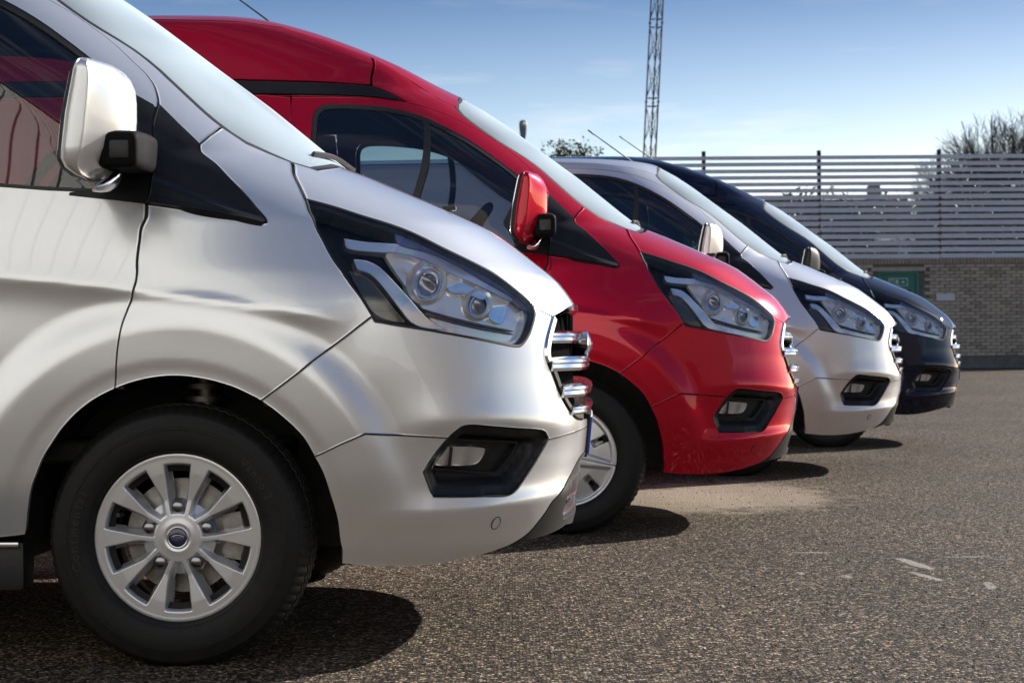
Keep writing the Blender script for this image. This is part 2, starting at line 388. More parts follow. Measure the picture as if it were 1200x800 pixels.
def sweep(name, path, prof, body=LO, closed=False, smooth=True, angle=35, cap=True):
    """Trim: a profile (across, outward) swept along a path on the body surface."""
    p = np.asarray(path); P = body.S(p[:, 0], p[:, 1]); N = body.N(p[:, 0], p[:, 1])
    Tn = np.roll(P, -1, 0)-np.roll(P, 1, 0)
    if not closed: Tn[0] = P[1]-P[0]; Tn[-1] = P[-1]-P[-2]
    B = np.cross(N, Tn); B /= np.linalg.norm(B, axis=1, keepdims=True)+1e-12
    bm = bmesh.new(); rows = []
    for i in range(len(P)): rows.append([bm.verts.new(P[i]+B[i]*b+N[i]*n) for b, n in prof])
    m = len(prof); k = len(rows)
    for i in range(k if closed else k-1):
        for j in range(m): bm.faces.new((rows[i][j], rows[i][(j+1) % m], rows[(i+1) % k][(j+1) % m], rows[(i+1) % k][j]))
    if not closed and cap: bm.faces.new(rows[0]); bm.faces.new(rows[-1])
    return bm_mesh(name, bm, smooth, angle)
def resample(p, h, closed=False):
    p = np.asarray(p); 
    if closed: p = np.concatenate([p, p[:1]])
    d = np.concatenate([[0], np.cumsum(np.hypot(*np.diff(p, axis=0).T))]); n = max(3, int(d[-1]/h)+1)
    t = np.linspace(0, d[-1], n); q = np.stack([np.interp(t, d, p[:, 0]), np.interp(t, d, p[:, 1])], 1)
    return q[:-1] if closed else q

# ------------------------------------------------------------------ van parts (built once, shared by the four vans)
PARTS = []     # dict(name, mesh, mat, parent, flags, loc, rotz)
def part(name, me, m, parent=None, flag='all', loc=(0,0,0), rotz=0, both=False):
    PARTS.append(dict(name=name, mesh=me, mat=m, parent=parent, flag=flag, loc=loc, rotz=rotz)); i = len(PARTS)-1
    if both:
        PARTS.append(dict(name=name, mesh=mirrored(me), mat=m, parent=None if parent is None else PARTS[parent].get('twin', parent), flag=flag, loc=(loc[0], -loc[1], loc[2]), rotz=-rotz))
        PARTS[i]['twin'] = len(PARTS)-1
    return i
def build_van():
    # shared lines
    door_lo = CR(T(0, (134,456),(137.5,407.5),(146,372.5),(155,348),(159,333),(161,313),(164,285),(168,264),(173,240)), 5); door_hi = CR(T(0, (173,240),(178,220),(181,190),(182,172),(180,158),(183,138),(188,122),(187,112),(183,100),(175,88)), 5)
    apex = 30; door_front = J(door_lo, door_hi)
    rail_pts = [(-.09,1.529),(-.215,1.636),(-.34,1.722),(-.489,1.809),(-.636,1.862),(-.80,1.888),(-.98,1.899),(-1.2,1.902)]
    door_top = CR(np.concatenate([T(0, (175,88),(160,73.5),(140,54.5),(120,38.5),(100,24),(80,11)), XZ(*rail_pts[3:])]))
    arch = [(398,661),(397,637),(392,602),(381.5,567),(367.5,535.5),(350,507.5),(325.5,485),(305,470),(289,461.5),(269.5,453),(238,444.5),(203,441),(168,445),(134,456),(101.5,474),(73.5,500.5),(52,532),(38.5,563.5),(33,588),(31,602)]
    archC = CR(T(0, *arch), 4); arch_front_low, arch_mid, arch_f2, arch_door = archC[:17], archC[16:29], archC[28:53], archC[52:]
    hl_out = CR(np.concatenate([T(0, (359.3,233),(368,256),(380,284),(404,324),(436,371),(450,378.5),(500,387),(562,398),(597,405)), T(0, (606,406),(613,403.5),(622,390),(628,370),(626,358))]), 5)
    hl_top = CR(T(0, (626,358),(610,342.5),(565,312),(520,290),(480,270.5),(432,254.5),(395,242.5),(359.3,233)), 5)
    ws_base = np.concatenate([T(0, (344,191),(372,199.5)), YZ((-.45,1.322),(-.25,1.329),(0,1.331))])
    hood_rear_seam = CR(T(0, (344,191),(346,202.5),(352.5,217.5),(359.3,233)), 5)
    hood_front = np.concatenate([T(0, (626,358),(633,363),(648,371)), YZ((-.46,.916),(-.3,.927),(-.12,.931),(0,.932))])
    seam_fb = T(0, (436,371),(420,383),(368,422),(305,470))       # fender / bumper joint
    ws_edge = CR(np.concatenate([T(0, (344,191),(320,181.5),(290,168.5),(262,149.5),(240,131.5),(200,94),(160,60)), T(1, (585,167.5),(560,150),(543,136.5)), XZ((-.488,1.866))]))
    wy = [float(LO.W(np.array(-.488), np.array(1.866))), .56, .42, .28, .14, 0]; ws_top = np.concatenate([XZ((-.488,1.866)), YZ(*[(-y, float(LO.Z(np.array(-.488), np.array(y)))) for y in wy[1:]])])
    pil_joint = T(0, (262,149.5),(248,159),(236,169))
    sail_hyp = T(0, (188,122),(236,169),(270,209),(300,242),(313,258)); sail_tip = T(0, (313,258),(313,261),(309,262)); sail_bot = T(0, (309,262),(262,253),(215,246),(173,240))
    seam_up = door_hi[:apex+1]
    # dark strips added behind the panel joints to stop light showing through
    for line in (door_front, door_top, seam_fb, pil_joint, hood_rear_seam, hood_front[:3], sail_hyp, sail_bot, np.concatenate([ws_base[:2]])):
        part('joint_light_block', sweep('joint_light_block', resample(line, .02), [(-.02,-.022),(.02,-.022),(.02,-.010),(-.02,-.010)]), 'dark', both=True)
    part('joint_light_block', sweep('joint_light_block', resample(hl_top, .02), [(-.02,-.05),(.02,-.05),(.02,-.010),(-.02,-.010)]), 'dark', both=True)
    # hood
    part('hood', panel('hood', full(J(hood_front[::-1], hl_top, hood_rear_seam[::-1], ws_base)), h=.028), 'paint')
    # windscreen with its black border
    wo = full(J(ws_top[::-1], ws_edge[::-1], ws_base))
    part('windscreen', panel('windscreen', wo, h=.045, gap=.004, off=-.004, thick=.006), 'screen')
    part('windscreen_seal', sweep('windscreen_seal', resample(inset(wo, .006), .03, True), [(-.008,-.012),(.008,-.012),(.008,-.002),(-.008,-.002)], closed=True), 'black')
    # front fender
    fender = J(hood_rear_seam, hl_out[:21], seam_fb, arch_f2[1:], door_lo[1:], sail_bot[::-1], sail_tip[::-1], sail_hyp[::-1][1:-1], pil_joint[::-1], T(0, (262,149.5),(290,168.5),(320,181.5),(344,191)))
    f_ = part('front_fender', panel('front_fender', fender, h=.014), 'paint', both=True)
    # fender sail panel (satin black)
    part('sail_panel', panel('sail_panel', J(seam_up, sail_hyp, sail_tip, sail_bot), h=.009, gap=.001, off=.003, thick=.02, depth=lambda uv: .011*sstep((1.275-.40*(LO.base(uv[:, 0], uv[:, 1])[:, 0]+.09)-uv[:, 1])/.03)+.006*sstep((1.205-.22*(LO.base(uv[:, 0], uv[:, 1])[:, 0]+.09)-uv[:, 1])/.012)), 'satin', both=True)
    # A pillar
    pil = J(T(0, (236,169)), door_hi[apex:], door_top, XZ((-1.2,1.905)), XZ((-1.3,1.905)))
    lo_edge = XZ((-1.3,1.946),(-1.142,1.944),(-.853,1.932),(-.64,1.908),(-.56,1.888)); corner = XZ((-.488,1.866))
    up = ws_edge[::-1]; k = np.argmin(np.hypot(*(up-T(0, (262,149.5))).T))
    part('windscreen_pillar', panel('windscreen_pillar', J(pil, CR(np.concatenate([lo_edge, corner])), up[:k+1], pil_joint), h=.02), 'paint', flag='low', both=True)
    cz = lambda *p: [(x, z if z < 1.95 else 1.95+(z-1.95)*.97) for x, z in p]; hc = XZ(*cz((-.857,2.094),(-.694,1.993),(-.56,1.90)), body=HI); stf = XZ((-.85,1.953),(-.783,1.93),(-.70,1.884), body=HI); stb = XZ((-.687,1.873),(-.76,1.887),(-.837,1.894),(-.987,1.904),(-1.3,1.912), body=HI)
    part('windscreen_pillar', panel('windscreen_pillar', J(T(0, (236,169)), door_hi[apex:], door_top, XZ((-1.2,1.905)), XZ((-1.3,1.905)), stb[::-1][:1], stb[::-1], stf[::-1], hc, corner, up[:k+1], pil_joint), HI, h=.02), 'paint', flag='high', both=True)
    part('roof_side', panel('roof_side', XZ(*cz((-.857,2.094)), (-.85,1.957),(-1.01,1.967),(-1.43,1.984),(-3.93,1.99),*cz((-3.93,2.29),(-1.838,2.286),(-1.455,2.273),(-1.264,2.244),(-1.074,2.18)), body=HI), HI, h=.04, gap=.003), 'paint', flag='high', both=True)
    part('roof_stripe', panel('roof_stripe', XZ((-.70,1.878),(-.783,1.926),(-.85,1.949),(-1.01,1.961),(-1.43,1.979),(-3.93,1.985),(-3.93,1.917),(-1.3,1.917),(-.987,1.909),(-.837,1.899),(-.76,1.890), body=HI), HI, h=.03, gap=.001, off=.002), 'satin', flag='high', both=True)
    for fl, b, edge, cshift in (('low', LO, [(-.480,1.862),(-.56,1.888),(-.64,1.908),(-.853,1.932),(-1.142,1.944),(-1.6,1.950),(-2.4,1.953),(-3.93,1.953)], .0), ('high', HI, cz((-.480,1.862),(-.56,1.90),(-.694,1.993),(-.857,2.094),(-1.074,2.18),(-1.264,2.244),(-1.455,2.273),(-1.838,2.286),(-2.4,2.288),(-3.93,2.29)), 0)):
        e = np.array(edge); d = np.concatenate([[0], np.cumsum(np.hypot(*np.diff(e, axis=0).T))]); t = np.linspace(0, d[-1], 90); ex, ez = np.interp(t, d, e[:, 0]), np.interp(t, d, e[:, 1])
        ey = b.W(ex, ez); V = []; nt = 33
        for i in range(len(t)):
            s = np.linspace(-1, 1, nt); yy = ey[i]*s; xx = ex[i]+0*s
            zz = b.Z(xx, yy); zz[0] = zz[-1] = ez[i]; V.append(np.stack([xx, yy, zz], 1))
        V = np.array(V).reshape(-1, 3); Fc = [(i*nt+j, i*nt+j+1, (i+1)*nt+j+1, (i+1)*nt+j) for i in range(len(t)-1) for j in range(nt-1)]
        part('roof', mesh_from('roof', V, [f[::-1] for f in Fc]), 'paint', flag=fl)
    # front door with its window
    win_b = [(-.13,1.212),(-.33,1.222),(-.6,1.245),(-1.08,1.275)]
    win_out = J(XZ(*win_b), XZ((-1.105,1.31),(-1.105,1.78)), CR(XZ((-1.105,1.80),(-1.095,1.835),(-1.06,1.862),(-1.0,1.866),(-.9,1.862),(-.753,1.846),(-.6,1.80),(-.42,1.705),(-.25,1.58),(-.15,1.495))), T(0, (183,123),(175,160),(172,205)), XZ((-.115,1.212)))
    door = J(door_front[:-1], door_top, XZ((-1.205,1.86),(-1.215,1.3),(-1.215,.33)), T(0, (-60,634),(0,630),(28,627)), arch_door[::-1])
    d_ = part('front_door', panel('front_door', door, h=.015, holes=[win_out]), 'paint', both=True)
    gl = J(XZ((-.20,1.222),(-.33,1.229),(-.6,1.252),(-1.07,1.282)), XZ((-1.088,1.31),(-1.088,1.78)), CR(XZ((-1.088,1.80),(-1.078,1.828),(-1.05,1.845),(-1.0,1.849),(-.9,1.845),(-.753,1.829),(-.6,1.782),(-.42,1.688),(-.25,1.565),(-.19,1.513))))
    part('side_window', panel('side_window', gl, h=.022, gap=0, off=-.008, thick=.004), 'window', d_, both=True)
    part('window_trim', panel('window_trim', win_out, h=.03, gap=.001, off=-.001, thick=.018, holes=[inset(gl, .004)]), 'black', d_, both=True)
    # division bar
    part('window_bar', panel('window_bar', XZ((-.62,1.80),(-.59,1.785),(-.565,1.24),(-.60,1.245)), h=.03, gap=0, off=-.002, thick=.02), 'black', d_, both=True)
    hb = bevelled('door_handle', (-1.03,-1.0,1.06), (.2,.035,.035), .012, 3); part('door_handle', hb, 'paint', d_, both=True)
    # body side behind the door
    th = np.linspace(0, math.pi, 24); ra = [(-2.93+.408*math.cos(t), .335+.408*math.sin(t)) for t in th]
    for fl, b, top in (('low', LO, [(-3.93,1.95),(-2.4,1.95),(-1.6,1.947),(-1.3,1.943)]), ('high', HI, [(-3.93,1.913),(-1.3,1.913)])):
        part('body_side', panel('body_side', XZ(*([(-1.3,1.908),(-1.205,1.90),(-1.215,1.3),(-1.215,.30),(-2.52,.30)]+ra+[(-3.35,.34),(-3.93,.36)]+top), body=b), b, h=.05), 'paint', flag=fl, both=True)
        zz = np.linspace(.36, 1.99 if fl == 'low' else 2.31, 40); w = b.W(np.full(40, -3.93), zz); V = []
        for z, ww in zip(zz, w): V += [(-3.95, -ww, z), (-3.95, ww, z)]
        part('rear_door', mesh_from('rear_door', V, [(2*i, 2*i+2, 2*i+3, 2*i+1) for i in range(39)], smooth=False), 'paint', flag=fl)
    # sill and bright strip
    part('sill', bevelled('sill', (-1.45,-.885,.255), (2.1,.10,.13), .02, 2), 'black', both=True)
    part('sill_strip', bevelled('sill_strip', (-1.45,-.945,.312), (2.08,.012,.014), .004, 2), 'satin_chrome', both=True)
    # upper bumper
    gr = np.concatenate([T(0, (648,371),(643,389),(640,404),(639.5,416),(642,425),(650,445),(656,461),(666,480),(676,490)), YZ((-.16,.600),(0,.598))])
    gr_in = CR(gr, 4)
    fog = CR(T(0, (495,553),(500,567),(506,580),(514,582),(570,581.5),(592,580.5),(604,574),(616,558),(628,540),(641,518),(640.5,510),(634,504.5),(606,502.5),(580,500.5),(548,498.5),(534,505),(520,518),(502,541),(495,553)), 4)[:-1]
    kf = np.argmin(np.hypot(*(fog-T(0, (524,514))).T)); kt = np.argmin(np.hypot(*(fog-T(0, (641,516))).T))
    # seam between upper and lower bumper
    seam_l = np.concatenate([T(0, (368,535.5),(398,521),(427,508.5),(450,509.5),(505,512.5)), fog[kf:kf+1]]); seam_r = np.concatenate([fog[kt:kt+1], YZ((-.58,.571),(-.4,.576),(-.28,.579))])
    plate_top = YZ((-.28,.606),(0,.606))
    part('joint_light_block', sweep('joint_light_block', resample(seam_l, .02), [(-.02,-.026),(.02,-.026),(.02,-.014),(-.02,-.014)]), 'dark', both=True)  # added dark strip, blocks light through this joint
    fog_top = fog[kt:kf+1] if kt < kf else np.concatenate([fog[kt:], fog[:kf+1]])
    fog_bot = fog[kf:kt+1] if kf < kt else np.concatenate([fog[kf:], fog[:kt+1]])
    i_hl = hl_out[20:][::-1]
    ub = J(YZ((0,.598)), gr_in[::-1][1:], T(0, (648,371),(633,363)), i_hl, seam_fb, arch_mid[::-1][1:], seam_l, fog_top[::-1], seam_r, YZ((-.28,.588),(0,.590)))
    part('front_bumper', panel('front_bumper', full(ub), h=.014, thick=.03), 'paint')
    # lower bumper
    val = CR(np.concatenate([T(0, (594,640),(618,624.5),(638,600),(650,583)), YZ((-.50,.462),(-.42,.494),(-.34,.503),(0,.506))]), 4)
    lb = J(seam_r[::-1][:1], seam_r[::-1], fog_bot[::-1], seam_l[::-1], arch_front_low[::-1], T(0, (398,661),(440,664),(480,664),(520,660),(560,651.5),(594,640)), val)
    lb = J(YZ((0,.585)), YZ((-.28,.583)), lb)
    part('lower_bumper', panel('lower_bumper', full(lb), h=.013, thick=.03), 'paint')
    # parking sensor
    su = T(0, (579.4,613))[0]; Ps = LO.S(np.array([su[0]]), np.array([su[1]]))[0]; Nn = LO.N(np.array([su[0]]), np.array([su[1]]))[0]
    ring = np.array([(su[0]+.014*math.cos(t), su[1]+.014*math.sin(t)) for t in np.linspace(0, 2*math.pi, 20, endpoint=False)])
    part('parking_sensor', panel('parking_sensor', ring, h=.006, gap=0, off=.003, thick=.01), 'paint', both=True)
    part('sensor_ring', sweep('sensor_ring', np.array([(su[0]+.0165*math.cos(t), su[1]+.0165*math.sin(t)) for t in np.linspace(0, 2*math.pi, 24, endpoint=False)]), [(-.0012,-.004),(.0012,-.004),(.0012,.0008),(-.0012,.0008)], closed=True), 'grey', both=True)
    # dark valance below, with the lower grille
    lgr = np.concatenate([YZ((-.50,.33),(-.53,.355),(-.535,.40),(-.44,.475),(-.36,.492)), YZ((0,.494))])
    lgr_b = YZ((-.50,.33),(-.4,.325),(0,.322))
    va = full(J(YZ((0,.501)), val[::-1][1:], T(0, (594,640),(618,632),(638,627),(652,620.5),(661,614.5)), YZ((-.12,.284),(0,.286))))
    part('bumper_valance', panel('bumper_valance', va, h=.022, off=.002, gap=.001, holes=[full(J(YZ((0,.492)), lgr[::-1][1:], lgr_b))]), 'grey')
    i = part('lower_grille', panel('lower_grille', full(J(YZ((0,.492)), lgr[::-1][1:], lgr_b)), h=.03, gap=-.004, off=-.05, thick=-.05), 'mesh_black')
    for z in (.338,.385,.435): 
        yy = min(.5, .54-(max(z-.4, 0))*1.2); p = YZ((-yy,z))[0][0]; us = np.linspace(p, -p, 60)
        part('grille_bar', sweep('grille_bar', np.stack([us, np.full(60, z)], 1), [(-.006,-.055),(.006,-.055),(.006,-.012),(.003,-.006),(-.003,-.006),(-.006,-.012)]), 'satin_chrome' if z < .42 else 'grey', i)
    for y in np.linspace(-.44, .44, 9): part('grille_rib', bevelled('grille_rib', (.985-.1*y*y*2, y, .38), (.03,.01,.2), .003, 1), 'mesh_black', i)
    # main grille
    gi = full(J(YZ((0,.93),(-.3,.925),(-.46,.914)), gr_in, YZ((0,.598))))
    i = part('grille', panel('grille', gi, h=.03, gap=.001, off=-.042, thick=-.037), 'mesh_black')
    go = np.concatenate([gr_in, YZ((-.15,.606))])
    for w0, w1, m in ((0, 16, 'chrome'), (16, 33, 'satin')):
        s = resample(gr_in[w0:w1+1], .012)
        me = sweep('grille_surround', s, [(-.006,-.03),(.022,-.03),(.024,-.004),(.016,.005),(.0,.006),(-.006,.0)])
        part('grille_surround', me, m, i, both=True)
    su2 = np.concatenate([YZ((-.46,.912),(-.3,.922),(0,.926))]); su2 = np.concatenate([su2, [(-a, b) for a, b in su2[::-1][1:]]])
    part('grille_surround', sweep('grille_surround', resample(CR(su2), .03), [(-.006,-.03),(.006,-.03),(.008,.0),(.003,.006),(-.006,.003)]), 'chrome', i)
    bars = [(.838,.575,-.018,.036),(.762,.59,.002,.040),(.688,.50,.004,.038),(.634,.38,.002,.028),(.596,.29,.002,.020)]
    for z, yw, pr_, hh in bars:
        p = float(np.interp(z, gr_in[::-1, 1], gr_in[::-1, 0]))-.006; us = np.linspace(p, -p, 110); g = hh/2
        path = np.stack([us, np.full(110, z)], 1)
        part('grille_bar', sweep('grille_bar', path, [(-.6*g,-.055),(.8*g,-.055),(g,-.004+pr_),(g*.5,.011+pr_),(.1*g,.013+pr_),(-.1*g,.007+pr_),(-.6*g,.009+pr_),(-g,.004+pr_),(-g,-.006+pr_)], angle=25), 'chrome', i)
    for y in np.linspace(-.5, .5, 11):
        x = float(LO.par(np.array(.77))[0])-.062-.5*abs(y)**3.2
        part('grille_rib', bevelled('grille_rib', (x, y, .77), (.05,.02,.27), .004, 1), 'mesh_black', i)
    # oval badge
    def oval(name, ry, rz, x0, x1, dome, n=40, z=.812, rim=.006):
        bm = bmesh.new(); rings = []
        for (xx, k) in ((x0, .8), (x1-rim, 1.0), (x1, 1-rim*1.6/rz), (x1+dome*.6, .6), (x1+dome, .05)):
            rings.append([bm.verts.new((xx, ry*k*math.cos(2*math.pi*t/n), z+rz*k*math.sin(2*math.pi*t/n))) for t in range(n)])
        for a, b in zip(rings, rings[1:]):
            for t in range(n): bm.faces.new((a[t], a[(t+1) % n], b[(t+1) % n], b[t]))
        bm.faces.new(rings[-1]); return bm_mesh(name, bm, True, 40)
    part('badge_rim', oval('badge_rim', .092, .043, 1.0, 1.060, .002), 'chrome', i)
    part('badge', oval('badge', .082, .035, 1.0, 1.0625, .004), 'blue', i)
    tx = text_mesh('Ford', .040); tx.transform(Matrix.Translation((1.0675, 0, .812)) @ Matrix(((0,0,1,0),(1,0,0,0),(0,1,0,0),(0,0,0,1))) @ Matrix.Shear('XZ', 4, (.0, .0))); part('badge_lettering', tx, 'chrome', i)
    # number plate, bent round the nose
    pw = .262; xs = np.linspace(-pw, pw, 40)
    def plate(y0, y1, pr_, z0, z1, name):
        p = [YZ((-abs(y), .55))[0][0]*(-1 if y > 0 else 1) for y in np.linspace(y0, y1, 30)]
        return sweep(name, np.stack([p, np.full(30, (z0+z1)/2)], 1), [(-(z1-z0)/2,-.012),((z1-z0)/2,-.012),((z1-z0)/2,.006+pr_),(-(z1-z0)/2,.006+pr_)])
    i = part('plate_holder', plate(-.275, .275, .0, .488, .612, 'plate_holder'), 'satin')
    part('number_plate', plate(-.262, .262, .004, .495, .605, 'number_plate'), 'plate', i)
    part('plate_band', plate(-.2625, -.215, .0055, .496, .604, 'plate_band'), 'plate_blue', i)
    # fog lamp
    cen = fog.mean(0)
    def fog_depth(uv):
        q = np.array([dist_poly(fog, p) for p in uv]); return -.012*sstep(q/.01)-.030*sstep((q-.028)/.012)
    i = part('fog_lamp_bezel', panel('fog_lamp_bezel', fog, h=.011, gap=.001, off=-.004, thick=.03, depth=fog_depth), 'satin', both=True)
    ins = CR(T(0, (508,552),(530,553.5),(580,557),(590,554),(604,538),(613,524.5),(608,522),(560,520.5),(530,519),(522,522),(511,540),(508,552)), 4)[:-1]
    part('fog_lamp_frame', sweep('fog_lamp_frame', resample(ins, .008, True), [(-.004,-.05),(.004,-.05),(.003,-.030),(-.003,-.030)], closed=True), 'satin', i, both=True)
    fl = CR(T(0, (510,547),(508,543),(513,534),(521,527.5),(548,527),(571,528.5),(574,531),(571,538),(562,547),(540,548.5),(520,548.5),(510,547)), 4)[:-1]
    part('fog_lamp', panel('fog_lamp', fl, h=.008, gap=0, off=-.034, thick=.012, depth=lambda uv: .008*np.sin((uv[:, 0]*2.2+uv[:, 1])*38)*.35), 'brushed', i, both=True)
    part('fog_lamp_lens', panel('fog_lamp_lens', fl, h=.012, gap=-.001, off=-.026, thick=.012), 'clear', i, both=True)
    part('fog_lamp_divider', panel('fog_lamp_divider', T(0, (531,527.5),(534,527.5),(533,537),(531.5,548.5),(529,548.5),(530.5,537)), h=.01, gap=0, off=-.025, thick=.012), 'black', i, both=True)
    # headlight
    ho = J(hl_out, hl_top[1:-1])
    i = part('headlight', panel('headlight', ho, h=.02, gap=.001, off=-.075, thick=-.068), 'satin', both=True)
    bowl1 = T(0, (502,331), off=-.03)[0]; bowl2 = T(0, (560,357), off=-.03)[0]
    P_ = lambda *p: CR(np.array(p+(p[0],), float), 4)[:-1]
    def hl(name, poly, off, thick, m, depth=None, h=.012): part(name, panel(name, T(0, *poly, off=off), h=h, gap=0, off=off, thick=thick, depth=depth, lip=.003), m, i, both=True)
    hl('light_strip', P_((404,280),(432,284),(475,287),(505,296),(540,314),(568,331),(600,350),(594,352),(562,336),(530,321),(500,306),(470,298),(440,296),(409,292)), -.012, .02, 'drl')
    hl('light_strip', P_((415,304),(432,306.5),(446,314),(462,330),(480,350),(498,370),(513,381),(526,387),(500,385),(482,378),(468,361),(450,337),(435,321.5),(420,316)), -.014, .03, 'drl')
    hl('corner_reflector', P_((409,318),(430,325),(446,342),(462,362),(474,378),(452,375),(437,366),(424,346)), -.03, .02, 'smoked')
    hl('reflector_bowl', P_((450,297),(478,287),(512,290),(540,302.5),(566,317),(611,346.5),(624.5,359),(627,371),(621,391),(611,403),(598,404),(560,396.5),(515,384),(490,354),(468,325)), -.03, .012, 'brushed', depth=lambda uv: -.02*np.exp(-((uv-bowl1)**2).sum(1)/.0012)-.02*np.exp(-((uv-bowl2)**2).sum(1)/.0010))
    def pell(cx, cy, a, b, tilt, n=28, off=-.025):
        t = np.linspace(0, 2*math.pi, n, endpoint=False); c_, s_ = math.cos(R(tilt)), math.sin(R(tilt))
        return T(0, *[(cx+a*math.cos(v)*c_-b*math.sin(v)*s_, cy+a*math.cos(v)*s_+b*math.sin(v)*c_) for v in t], off=off)
    for (cx, cy, a, b), c in (((501,331,21,24), bowl1), ((560,357,15,17), bowl2)):
        part('reflector_ring', sweep('reflector_ring', pell(cx, cy, a, b, 20), [(-.009,-.06),(.006,-.06),(.007,-.026),(.0,-.016),(-.008,-.022)], closed=True), 'brushed', i, both=True)
        part('projector', panel('projector', pell(cx+1, cy+2, a*.52, b*.6, 20), h=.007, gap=0, off=-.03, thick=.03, depth=lambda uv, c=c: .016*np.exp(-((uv-c)**2).sum(1)/.0005)), 'projector', i, both=True)
        part('projector_ring', sweep('projector_ring', pell(cx+1, cy+2, a*.66, b*.72, 20), [(-.003,-.06),(.003,-.06),(.003,-.022),(-.003,-.022)], closed=True), 'satin_chrome', i, both=True)
    hl('chrome_wing', P_((524,338),(545,331),(570,345),(566,352),(548,346),(530,344)), -.02, .02, 'chrome')
    hl('chrome_wing', P_((574,360),(592,358),(594,366),(588,380),(576,376),(572,368)), -.02, .02, 'chrome')
    hl('dark_brow', P_((470,288),(500,290),(540,309),(580,334),(600,349),(596,350),(570,337),(540,318),(505,297)), -.0285, .02, 'satin')
    hl('sheen_panel', P_((462,269),(500,283),(540,302),(570,320),(606,345),(621,358),(619,365),(597,347),(560,326),(528,308),(500,296),(468,287)), -.010, .012, 'violet')  # added panel, the lens's violet-blue sheen is put into its colour
    for dz in (0, 5, 10): hl('reflector_rib', P_((494,361+dz),(520,369+dz*.9),(560,379+dz*.8),(598,387+dz*.7),(598,389+dz*.7),(560,382+dz*.8),(520,372+dz*.9),(496,364+dz)), -.018-.0015*dz, .02, 'smoked')
    part('light_guide', sweep('light_guide', resample(CR(np.concatenate([T(0, (515,385),(560,394),(598,400.5)), T(0, (608,400),(615,391),(620,373),(617,362))])), .01), [(-.003,-.03),(.003,-.03),(.003,-.018),(-.003,-.018)]), 'brushed', i, both=True)
    part('headlight_seal', sweep('headlight_seal', resample(ho, .012, True), [(-.003,-.02),(.004,-.02),(.004,-.001),(-.001,.0)], closed=True), 'black', i, both=True)
    part('headlight_lens', panel('headlight_lens', ho, h=.02, gap=.004, off=-.001, thick=.01), 'lens', i, both=True)
    # door mirror
    mirror_parts(d_, door_hi)
    # wheel arch liners and underbody
    for cx in (0, -2.93):
        bm = bmesh.new(); n = 28; rows = []
        for t in range(n+1):
            a = -.2+(math.pi+.4)*t/n; rr = .432+.006*(t % 2)
            rows.append([bm.verts.new((cx+rr*math.cos(a), y, max(.262, .335+rr*math.sin(a)))) for y in (-.86, -.75, -.55)])
        for p, q in zip(rows, rows[1:]):
            for j in range(2): bm.faces.new((p[j], q[j], q[j+1], p[j+1]))
        bm.faces.new([p[2] for p in rows]); part('wheel_arch_liner', bm_mesh('wheel_arch_liner', bm), 'dark', both=True)
    bm = bmesh.new(); add_box(bm, (-1.68,0,.36), (4.3,1.06,.2)); add_box(bm, (-1.47,0,.42), (2.05,1.74,.16)); add_box(bm, (-3.6,0,.5), (.5,1.7,.2))
    part('underbody', bm_mesh('underbody', bm), 'dark')
    bm = bmesh.new()
    for s in (-1,):
        add_tube(bm, (0,.2*s,.31), (0,.74*s,.30), .035, n=10); add_tube(bm, (.02,.62*s,.33), (.0,.60*s,.78), .035, n=10)
        for k in range(7): 
            bmesh.ops.create_cone(bm, cap_ends=True, segments=14, radius1=.062, radius2=.062, depth=.014, matrix=Matrix.Translation((.0,.61*s,.5+.035*k)))
    part('suspension', bm_mesh('suspension', bm, True, 40), 'steel', both=True)
    # cabin
    part('dashboard', bevelled('dashboard', (.02,0,1.02), (.66,1.56,.42), .09, 4), 'cabin')
    part('bulkhead', bevelled('bulkhead', (-1.36,0,1.16), (.03,1.46,1.36), .01, 1), 'cabin')
    part('cabin_floor', bevelled('cabin_floor', (-.55,0,.54), (1.6,1.6,.06), .01, 1), 'dark')
    part('headlining', panel_head(), 'headlining')
    for y in (-.42, .10, .52):
        s = part('seat', bevelled('seat', (-.85,y,.82), (.5,.44,.2), .06, 4), 'fabric')
        part('seat_back', bevelled('seat_back', (-1.13,y,1.2), (.14,.44,.68), .06, 4, Matrix.Rotation(R(-10), 3, 'Y')), 'fabric', s)
        part('headrest', bevelled('headrest', (-1.2,y,1.63), (.1,.25,.19), .04, 4), 'fabric', s)
    bm = bmesh.new(); n, m = 40, 10
    rot = Matrix.Translation((-.46,-.42,1.29)) @ Matrix.Rotation(R(-52), 4, 'Y')
    vs = [[bm.verts.new(rot @ Vector(((.185+.017*math.cos(b))*math.cos(a), (.185+.017*math.cos(b))*math.sin(a), .017*math.sin(b)))) for b in np.linspace(0, 2*math.pi, m, endpoint=False)] for a in np.linspace(0, 2*math.pi, n, endpoint=False)]
    for a in range(n):
        for b in range(m): bm.faces.new((vs[a][b], vs[a][(b+1) % m], vs[(a+1) % n][(b+1) % m], vs[(a+1) % n][b]))
    for a in (0, 120, 240): add_tube(bm, rot @ Vector((0,0,-.02)), rot @ Vector((.18*math.cos(R(a+90)), .18*math.sin(R(a+90)), 0)), .024, .016, 8)
    add_tube(bm, rot @ Vector((0,0,.0)), rot @ Vector((0,0,-.3)), .05, .05, 12)
    part('steering_wheel', bm_mesh('steering_wheel', bm, True, 50), 'satin')
    # wipers
    for y0 in (-.55, .10):
        ys = np.linspace(y0, y0+.5, 24); zs = 1.342+.010*np.sin((ys-y0)*6)
        us = np.array([YZ((-abs(y), z))[0][0]*(-1 if y > 0 else 1) for y, z in zip(ys, zs)])
        part('wiper', sweep('wiper', np.stack([us, zs], 1), [(-.006,.002),(.006,.002),(.004,.014),(-.004,.014)]), 'black')
    # washer jets on the hood
    u = YZ((-.34, 1.20))[0]; Pj = LO.S(np.array([u[0]]), np.array([u[1]]))[0]
